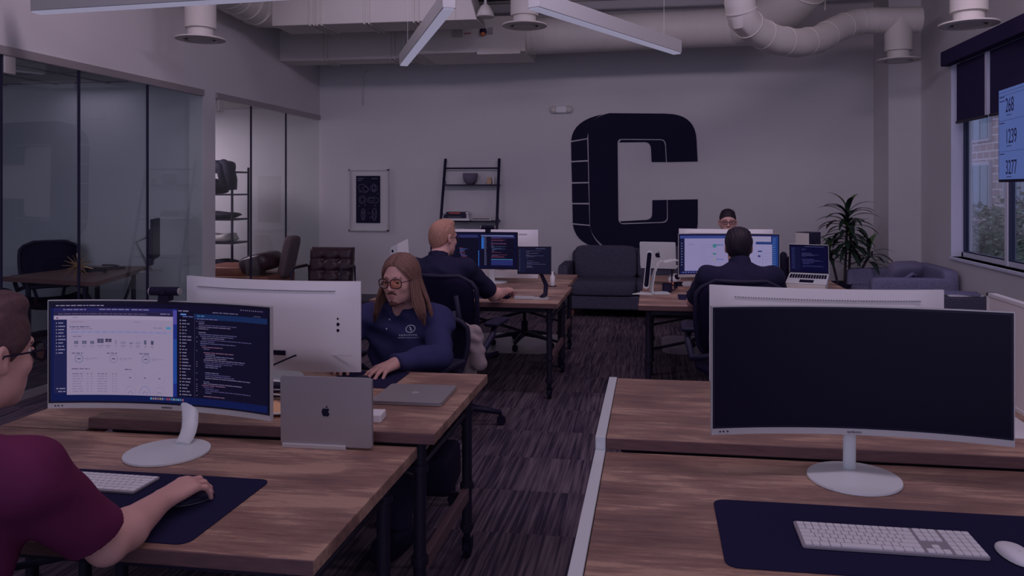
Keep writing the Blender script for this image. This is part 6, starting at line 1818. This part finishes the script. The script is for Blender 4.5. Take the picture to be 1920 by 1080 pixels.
# --- person seen from behind
tD, HD, OD = person('dark-haired person in a black shirt seen from behind at the farther right desk', dict(
    root=(.545, 4.98, 0), head=(.545, 5.12, 1.140), hyaw=math.radians(84), hpitch=-.10, hs=1.0, neck=(.548, 5.05, 1.025), byaw=math.radians(90),
    shR=(.745, 5.06, .955), shL=(.350, 5.06, .955), elR=(.835, 5.30, .762), elL=(.262, 5.30, .762),
    wrR=(.78, 5.58, .755), wrL=(.335, 5.58, .755), chest=(.548, 5.02, .84), pelvis=(.55, 4.90, .58),
    hd={1: (-.1, 1, 0), -1: (.1, 1, 0)}, th={1: (-1, .2, 0), -1: (1, .2, 0)},
    knee={1: (.67, 5.36, .49), -1: (.42, 5.36, .49)}, sleeve=.85, shirt=M['blackshirt'], h=.005, hc=.006, seed=4, collar=True, eyes=False, build=1.06))
short_hair(tD, HD, OD, M['hair_dark'], th=.013, side=.015, plane=(.50, .045), top=[(0, -.01, .095, .072, .074, .036)])
# --- person half hidden behind the far monitors
tE, HE, OE = person('dark-haired person with glasses, only eyes and hair showing over the far monitors', dict(
    root=(.69, 7.75, 0), head=(.705, 7.58, 1.20), hyaw=math.radians(-92), hpitch=.0, hs=1.0, neck=(.70, 7.66, 1.055), byaw=math.radians(-90),
    shR=(.505, 7.68, .985), shL=(.895, 7.68, .985), elR=(.43, 7.46, .78), elL=(.96, 7.46, .78),
    wrR=(.52, 7.26, .765), wrL=(.86, 7.26, .765), chest=(.70, 7.68, .87), pelvis=(.70, 7.76, .58),
    hd={1: (.1, -1, 0), -1: (-.1, -1, 0)}, th={1: (1, 0, 0), -1: (-1, 0, 0)},
    knee={1: (.58, 7.38, .49), -1: (.82, 7.38, .49)}, sleeve=.6, shirt=M['blackshirt'], h=.005, hc=.008, seed=6))
short_hair(tE, HE, OE, M['hair_dark'], th=.007, side=.004, plane=(.62, -.006), top=[(0, .0, .090, .064, .072, .036)])
brows(tE, HE, OE, M['hair_dark']); glasses(tE, HE, OE)

# beige sweater hanging over the armrest side of the long-haired person's chair
t = thing('sweater', 'beige sweater draped over the right side of the long-haired person\'s chair', 'sweater', (-.985, 3.93, .70), .3)
swm = mat('beige_knit', alb=(.42, .33, .33), rough=.95, spec=.05)
f = Field((-1.2, 3.7, .3), (-.75, 4.15, 1.0), .006)
f.cap((-1.05, 3.97, .80), .035, (-.93, 3.92, .76), .045, k=.04); f.cap((-.93, 3.92, .76), .045, (-.88, 3.90, .62), .035, k=.04); f.cap((-.96, 3.94, .70), .05, (-.95, 3.93, .50), .035, k=.04)
f.warp(.006, 40, 2); f.mesh('sweater_body', noisy(swm, 60, .2), t, (-.985, 3.93, .70)); t.rotation_euler = (0, 0, 0)
